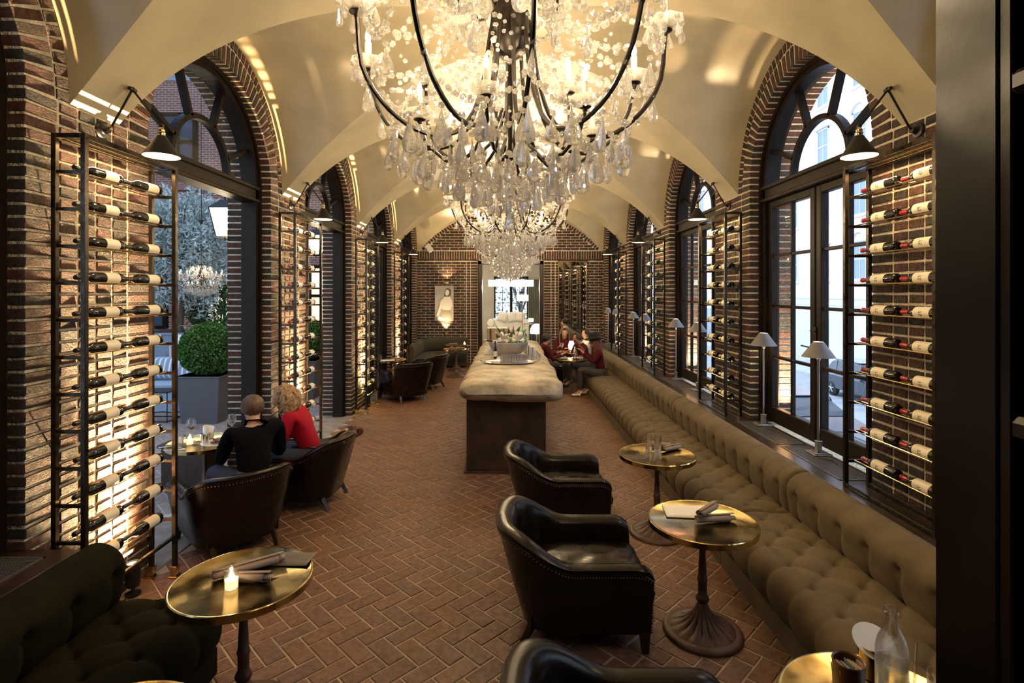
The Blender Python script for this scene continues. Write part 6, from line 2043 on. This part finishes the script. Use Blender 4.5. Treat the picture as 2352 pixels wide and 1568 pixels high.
def person(label, loc, rz, lean=.25, top=None, bottom=None, hair=None, turn=0.0, nod=.2, hands=None, knees=None, feet=None, female=True, shoe=None, group=None, side=0.0):
    """seated figure, local +y is forward, origin at the floor below the hips"""
    t = thing('person', label, 'person', loc, rz, group)
    skin = M['skin']
    hp = .44
    t.scale = (1.12, 1.12, 1.12)
    sh = math.sin(lean); ch = math.cos(lean)
    def torso(h, x=0, f=0): return (x+side*h, h*sh + f, hp + h*ch)
    pel = (0, 0, hp); waist = torso(.16); chest = torso(.33); nb = torso(.46, 0, .01)
    hd = Vector(torso(.445, 0, .03)); 
    fw = Vector((math.sin(turn)*math.cos(nod)*-1, math.cos(turn)*math.cos(nod), -math.sin(nod)))
    up = Vector((math.sin(turn)*math.sin(nod)*-1, math.cos(turn)*math.sin(nod), math.cos(nod)))
    def H(f, u, s_=0):
        sd = fw.cross(up); return tuple(hd + fw*f + up*u + sd*s_)
    sw = .165 if female else .19
    hands = hands or ((-.22, .40, .67), (.22, .40, .67))
    knees = knees or ((-.12, .44, .45), (.12, .44, .45))
    feet = feet or ((-.12, .46, .06), (.12, .46, .06))
    def arm(gr, s_, gro, endw=True, tw=None):
        shd = torso(.43, s_*sw); hand = hands[0 if s_ < 0 else 1]
        mid = lerp(shd, hand, .5); d = math.dist(shd, hand)
        drop = math.sqrt(max(0, .27**2-(d/2)**2)); el = (mid[0]+s_*drop*.35, mid[1]-drop*.25, mid[2]-drop*.9)
        return shd, el, hand
    # body
    g = G(); r0 = g.add(pel, (.115, .085)); w = g.add(waist, (.095 if female else .105, .07), r0); c = g.add(chest, (.105 if female else .12, .078), w); n_ = g.add(nb, (.060, .060), c)
    a1 = g.add(H(.0, .045), (.054, .054), n_); a2 = g.add(H(.025, .10), (.072, .076), a1); a3 = g.add(H(.02, .165), (.086, .095), a2); a4 = g.add(H(.0, .225), (.068, .076), a3)
    for s_ in (-1, 1):
        shd, el, hand = arm(g, s_, 0)
        q = g.add(shd, .042, c); q = g.add(lerp(shd, el, .5), .038, q); q = g.add(el, .034, q); q = g.add(lerp(el, hand, .55), .031, q); wr = g.add(lerp(el, hand, .92), .025, q)
        dv = (Vector(hand)-Vector(el)).normalized(); sd = dv.cross(Vector((0, 0, 1))).normalized()
        pm = g.add(Vector(hand)+dv*.03, (.036, .018), wr)
        kn = Vector(hand)+dv*.075
        for i, (off, L) in enumerate(((-.027, .068), (-.009, .078), (.009, .073), (.027, .058))):
            b = kn+sd*off; q = g.add(b, .0095, pm); q = g.add(b+dv*L*.45+Vector((0, 0, -.008)), .0085, q); g.add(b+dv*L*.85+Vector((0, 0, -.03)), .007, q)
        tb = Vector(hand)+dv*.015-sd*s_*.035; q = g.add(tb, .011, pm); g.add(tb+dv*.035-sd*s_*.018, .009, q)
        hip = (s_*.09, .02, hp-.02); kx = knees[0 if s_ < 0 else 1]; fx = feet[0 if s_ < 0 else 1]
        q = g.add(hip, .080, r0); q = g.add(lerp(hip, kx, .5), .068, q); q = g.add(kx, .050, q); q = g.add(lerp(kx, fx, .35), .052, q); q = g.add(lerp(kx, fx, .95), .034, q)
        fd = Vector((fx[0]-hip[0], fx[1]-hip[1]+.25, 0)).normalized(); g.add(Vector(fx)+fd*.12+Vector((0, 0, -.025)), (.038, .024), q)
    skin_obj('body', g.v, g.e, g.r, skin, t, 1)
    # nose, eyes, mouth, ears on the face
    mb = MB(); mb.tube([H(.085, .16), H(.108, .125), H(.09, .115)], [.007, .013, .006], 6)
    for s_ in (-1, 1): mb.ball(H(-.0, .14, s_*.078), (.012, .016, .026), 8, 6)
    mb.build('nose_and_ears', skin, t)
    for s_ in (-1, 1):
        mb = MB(); mb.ball(H(.078, .15, s_*.030), (.011, .011, .007), 8, 6); mb.build('eye', M['ink'], t)
    mb = MB(); mb.ball(H(.082, .085), (.022, .008, .006), 8, 6); mb.build('mouth', simple('lips', (.38, .10, .09), .5), t)
    # clothes: one surface each, a little larger than the body
    e_ = .016
    g = G(); r0 = g.add(torso(-.02), (.145, .115)); w = g.add(waist, (.14 if female else .155, .112), r0); c = g.add(chest, (.155 if female else .18, .125), w); q = g.add(torso(.43), (.125, .10), c); g.add(torso(.475), (.078, .074), q)
    for s_ in (-1, 1):
        shd, el, hand = arm(g, s_, 0)
        q = g.add(shd, .074, c); q = g.add(lerp(shd, el, .5), .063, q); q = g.add(el, .050, q); q = g.add(lerp(el, hand, .55), .044, q); g.add(lerp(el, hand, .88), .036, q)
    skin_obj('top', g.v, g.e, g.r, top, t, 2)
    g = G(); r0 = g.add((0, -.01, hp-.02), (.15, .115))
    for s_ in (-1, 1):
        hip = (s_*.09, .02, hp-.02); kx = knees[0 if s_ < 0 else 1]; fx = feet[0 if s_ < 0 else 1]
        q = g.add(hip, .105, r0); q = g.add(lerp(hip, kx, .5), .088, q); q = g.add(kx, .067, q); q = g.add(lerp(kx, fx, .35), .062, q); g.add(lerp(kx, fx, .88), .045, q)
    skin_obj('trousers', g.v, g.e, g.r, bottom, t, 2)
    for s_ in (-1, 1):
        fx = feet[0 if s_ < 0 else 1]
        kx = knees[0 if s_ < 0 else 1]
        fd = Vector((fx[0]*.3, .9, 0)).normalized()
        g = G(); a = g.add(Vector(fx)+Vector((0, -.05, -.012)), (.042, .036)); b = g.add(Vector(fx)+fd*.05+Vector((0, 0, -.018)), (.044, .034), a); g.add(Vector(fx)+fd*.15+Vector((0, 0, -.030)), (.040, .022), b)
        g.add(Vector(fx)+Vector((0, -.03, .04)), (.04, .042), a)
        skin_obj('shoe', g.v, g.e, g.r, shoe or M['ink'], t, 2)
    # hair
    kind, col = hair
    hm = simple('hair_'+kind, col, .55, var=(40, .5, 1.6))
    rg = random.Random(len(label))
    mb = MB()
    # cap over the skull, open at the face
    P = []
    for i in range(25):
        th = -2.35+4.7*i/24
        row = []
        for j in range(11):
            ph = -.35+ (PI/2+.35)*j/10
            p0_ = -1.15 + 1.3*(abs(th)/2.35)**1.6
            if kind == 'short': ph = p0_+(PI/2-p0_)*j/10
            k = 1.0 + .025*math.sin(i*2.1+j)
            rr = .093*k; row.append(H(-math.cos(ph)*math.cos(th)*rr*1.12+.006, .155+math.sin(ph)*.100*k, math.cos(ph)*math.sin(th)*rr))
        P.append(row)
    mb.grid(P)
    if kind in ('long', 'curly'):
        n = 130 if kind == 'curly' else 90
        for i in range(n):
            th = -1.9+3.8*rg.random(); ph = rg.uniform(.1, 1.2)
            p0 = H(-math.cos(ph)*math.cos(th)*.10, .155+math.sin(ph)*.10, math.cos(ph)*math.sin(th)*.092)
            L = rg.uniform(.16, .26) if kind == 'curly' else rg.uniform(.26, .40)
            pts = []
            out = H(-math.cos(th)*.125, .1, math.sin(th)*.12)
            for q in range(9):
                f = q/8
                base = lerp(p0, out, min(1, f*2.2)); z = p0[2]-L*max(0, f-.12)*1.1
                a = (.016 if kind == 'curly' else .004); ph2 = rg.random()*6 if q == 0 else ph2
                pts.append((base[0]+a*math.sin(f*14+ph2), base[1]+a*math.cos(f*13+ph2), z))
            mb.tube(pts, [.008, .010, .011, .012, .012, .011, .010, .007, .003], 5)
    o = mb.build('hair', hm, t, angle=80)
    md = o.modifiers.new('thick', 'SOLIDIFY'); md.thickness = .004
    return t, H
red = simple('red_knit', (.36, .006, .020), .85, spec=.2); black = simple('black_shirt', (.0035, .0035, .005), .9, spec=.08); jeans = simple('grey_blue_jeans', (.05, .058, .085), .85, spec=.15)
maroon = simple('maroon_knit', (.085, .009, .014), .85, spec=.2); grey = simple('dark_grey_cloth', (.05, .045, .04), .85); whitec = simple('white_knit', (.65, .58, .52), .85); sneaker = simple('white_sneaker', (.75, .72, .66), .6)
person('man in black shirt with short brown hair, in the club chair by the open doorway', (-2.32, 4.85, 0), math.radians(50), .42, black, jeans, ('short', (.10, .05, .03)), turn=-.35, nod=.35, female=False,
       hands=((-.05, .50, .66), (.26, .42, .66)), knees=((-.14, .43, .47), (.14, .43, .47)), feet=((-.14, .46, .06), (.14, .38, .06)), group='couple at the laid table', side=.20)
person('woman in red sweater with curly blonde hair, bending over the laid table', (-2.09, 5.68, 0), math.radians(96), .40, red, jeans, ('curly', (.32, .19, .09)), turn=.35, nod=.45,
       hands=((-.12, .44, .66), (.16, .44, .67)), group='couple at the laid table')
# brown jacket left on the chair behind her
mb = MB(); P = []
for i in range(15):
    P.append([(-.16+.32*i/14+.02*math.sin(j), .06*math.sin(i*.9+j*.6)-.02*j, .02+.22*j/9 + .02*math.sin(i*1.7)) for j in range(10)])
mb.grid(P); o = mb.build('brown_jacket', simple('brown_suede', (.20, .09, .045), .8), angle=80); o.location = (-1.86, 5.74, .46); o.rotation_euler = (0, 0, 1.4); o.modifiers.new('t', 'SOLIDIFY').thickness = .03
tag(o, 'brown jacket stuffed behind the woman in red on her chair', 'jacket')
t, H = person('girl in black hat and maroon jacket sitting at the edge of the banquette', (1.93, 11.42, 0), PI/2, .15, maroon, grey, ('long', (.16, .05, .03)), turn=.0, nod=.15, shoe=sneaker,
       hands=((-.06, .36, .84), (.12, .33, .87)), knees=((-.10, .40, .50), (.10, .40, .48)), feet=((-.12, .42, .06), (.08, .28, .06)), group='guests at the far right tables')
def hat(label, loc, rot, s_=1.0):
    h = thing('felt_hat', label, 'hat', loc, 0, 'black hats', rot=rot); h.scale = (s_,)*3
    mb = MB(); mb.lathe([(.088, .004), (.14, .0), (.158, .012), (.160, .016), (.140, .006), (.088, .010), (.096, .02), (.092, .09), (.078, .112), (.04, .118), (0, .112)], 32); mb.build('crown_and_brim', simple('black_felt', (.012, .011, .012), .85), h)
    mb = MB(); mb.lathe([(.097, .014), (.0985, .018), (.0975, .042), (.095, .044)], 32, cap=False); mb.build('band', simple('hat_band', (.03, .03, .03), .5), h)
Mw = Matrix.Translation((1.93, 11.42, 0)) @ Matrix.Rotation(PI/2, 4, 'Z')
hat('black felt hat on the head of the girl at the banquette edge', Mw @ (Vector(H(-.005, .195))*1.12), (.0, -.15, 0), 1.36)
person('man in maroon sweater with short dark hair, back half turned behind the island', (.66, 12.4, 0), math.radians(-78), .28, maroon, grey, ('short', (.03, .018, .012)), turn=.1, nod=.1, female=False,
       hands=((-.10, .46, .70), (.22, .44, .70)), group='guests at the far right tables')
person('long haired woman in dark top facing the camera in front of the mirror', (1.42, 14.25, 0), PI, .22, maroon, grey, ('long', (.14, .09, .06)), turn=0, nod=.25,
       hands=((-.15, .40, .70), (.15, .38, .70)), group='guests at the far right tables')
person('dark haired woman in maroon leaning in, centre of the far group', (1.80, 12.75, 0), PI/2+.35, .30, maroon, grey, ('short', (.06, .02, .015)), turn=.2, nod=.3, group='guests at the far right tables')
person('woman in white sweater with short dark hair, rightmost of the far group', (2.0, 13.55, 0), PI/2+.1, .08, whitec, grey, ('short', (.025, .015, .012)), turn=.3, nod=.05, group='guests at the far right tables')
# bright candle lamp and glasses of that group
t = thing('candle_lamp', 'bright glass candle lamp among the far group of guests', 'lamp', (1.52, 13.32, TT))
mb = MB(); mb.lathe([(0, 0), (.06, 0), (.062, .01), (.02, .02), (.02, .05), (0, .05)], 20); mb.build('base', M['brass'], t)
mb = MB(); mb.lathe([(.05, .05), (.075, .10), (.08, .16), (.055, .24), (.045, .26)], 24, cap=False); mb.build('frosted_glass', emis('frosted_glow', (1, .88, .6), 4), t)
point_light('candle_lamp_light', (1.52, 13.32, 1.05), 5, WARM, .06)
carafe('clear water carafe on the table before the hatted girl', (1.42, 11.80, TT), .28, .045)
for i, (x, y) in enumerate(((1.20, 11.72), (1.58, 11.78), (1.52, 11.68))):
    o = link('tumbler', tumbler_mesh(.032, .036, .09), None); o.location = (x, y, TT); tag(o, 'tumbler on the table before the hatted girl, %s' % ('at the left', 'at the right', 'nearest the camera')[i], 'glass', 'tumblers at the far tables')
def plate(label, loc, r=.13, food=None, group='plates'):
    t = thing('dinner_plate', label, 'plate', loc, 0, group)
    mb = MB(); mb.lathe([(0, 0), (r*.55, 0), (r*.95, .012), (r, .016), (r*.95, .018), (r*.58, .006), (0, .005)], 36); mb.build('plate', simple('white_china', (.80, .77, .70), .2), t)
    return t
plate('white plate on the table before the hatted girl, right side', (1.50, 11.97, TT), .14)
plate('white plate on the table before the hatted girl, left side', (1.22, 11.92, TT), .12)
wine_glass('wine glass on the middle table of the far group', (1.28, 13.3, TT), group='wine glasses of the far group')
# the laid table of the couple
plate('white plate with charred meat on the couple\'s table', (-2.86, 5.22, TT), .145)
mb = MB(); rg = random.Random(1)
for i in range(16):
    a = rg.uniform(0, 6.28); q = rg.uniform(0, .07); mb.ball((q*math.cos(a), q*math.sin(a), .012+rg.uniform(0, .02)), (rg.uniform(.014, .03), rg.uniform(.01, .02), .012), 8, 6)
o = mb.build('grilled_meat', simple('meat', (.16, .05, .02), .5, var=(60, .4, 2.2)), angle=80); o.location = (-2.85, 5.22, TT+.008); tag(o, 'browned grilled meat heaped on the white plate', 'food')
wine_glass('tall empty wine glass behind the plate of meat', (-2.86, 5.50, TT))
wine_glass('wine glass with some red wine, left on the couple\'s table', (-3.17, 5.32, TT), True)
t = thing('fries_cup', 'metal cup with white paper cone beside the plate of meat', 'cup', (-2.98, 5.22, TT))
mb = MB(); mb.lathe([(0, 0), (.034, 0), (.042, .10), (.040, .10), (.032, .006), (0, .006)], 24); mb.build('cup', M['silver'], t)
mb = MB(); mb.M = Matrix.Rotation(.25, 4, 'Y'); mb.lathe([(.005, .02), (.045, .13), (.052, .17)], 16, cap=False, a0=.5, a1=5.2); mb.build('paper_cone', M['paper'], t)
votive('lit candle glass on the couple\'s table', (-3.10, 5.18, TT))
t = thing('white_jar', 'small cream jar behind the candle on the couple\'s table', 'jar', (-3.04, 5.42, TT))
mb = MB(); mb.lathe([(0, 0), (.035, 0), (.038, .02), (.038, .08), (.028, .095), (.028, .105), (0, .105)], 20); mb.build('jar', simple('cream_china', (.7, .62, .48), .3), t)
for i, (x, y) in enumerate(((-3.22, 5.22), (-3.19, 5.12))):
    o = link('tumbler', tumbler_mesh(.03, .034, .09), None); o.location = (x, y, TT); tag(o, 'water tumbler on the couple\'s table, %s' % ('left one', 'nearer one')[i], 'glass', 'tumblers on the couple\'s table')
for i, (x, y, r) in enumerate(((-3.26, 5.10, .3), (-3.21, 5.03, .5), (-3.15, 5.0, .2))):
    t = thing('fork' if i else 'spoon', '%s at the left edge of the couple\'s table' % ('silver spoon', 'first silver fork', 'second silver fork')[i], 'cutlery', (x, y, TT), r, 'cutlery on the couple\'s table')
    mb = MB(); mb.tube([(-.08, 0, .004), (0, 0, .003), (.05, 0, .005)], .0032, 6); mb.build('handle', M['silver'], t)
    mb = MB(); mb.ball((.075, 0, .006), (.028, .013, .004), 12, 6); mb.build('bowl' if i == 0 else 'tines', M['silver'], t)
# phone
t = thing('phone', 'pale phone lying lit between the couple', 'phone', (-2.72, 5.10, TT+.012), .5)
mb = MB(); mb.box(-.035, .035, -.07, .07, 0, .008, .003); mb.build('case', M['ink'], t)
mb = MB(); mb.box(-.031, .031, -.064, .064, .008, .0088); mb.build('screen', emis('phone_screen', (.7, .85, 1), .7), t)
# small dark console behind the couple's chair
t = thing('low_console', 'low black cabinet standing outside behind the couple\'s table', 'cabinet', (-3.62, 6.05, 0), .0)
mb = MB(); mb.box(-.20, .28, -.2, .2, .08, .50, .006); mb.build('body', M['darkwood'], t)
mb = MB(); mb.box(-.23, .31, -.23, .23, .50, .53, .008); mb.build('top', M['darkwood'], t)
for x in (-.16, .24):
    for y in (-.16, .16):
        mb = MB(); mb.lathe([(.012, 0), (.024, .03), (.02, .06), (.028, .08)], 10, (x, y, 0)); mb.build('foot', M['darkwood'], t)
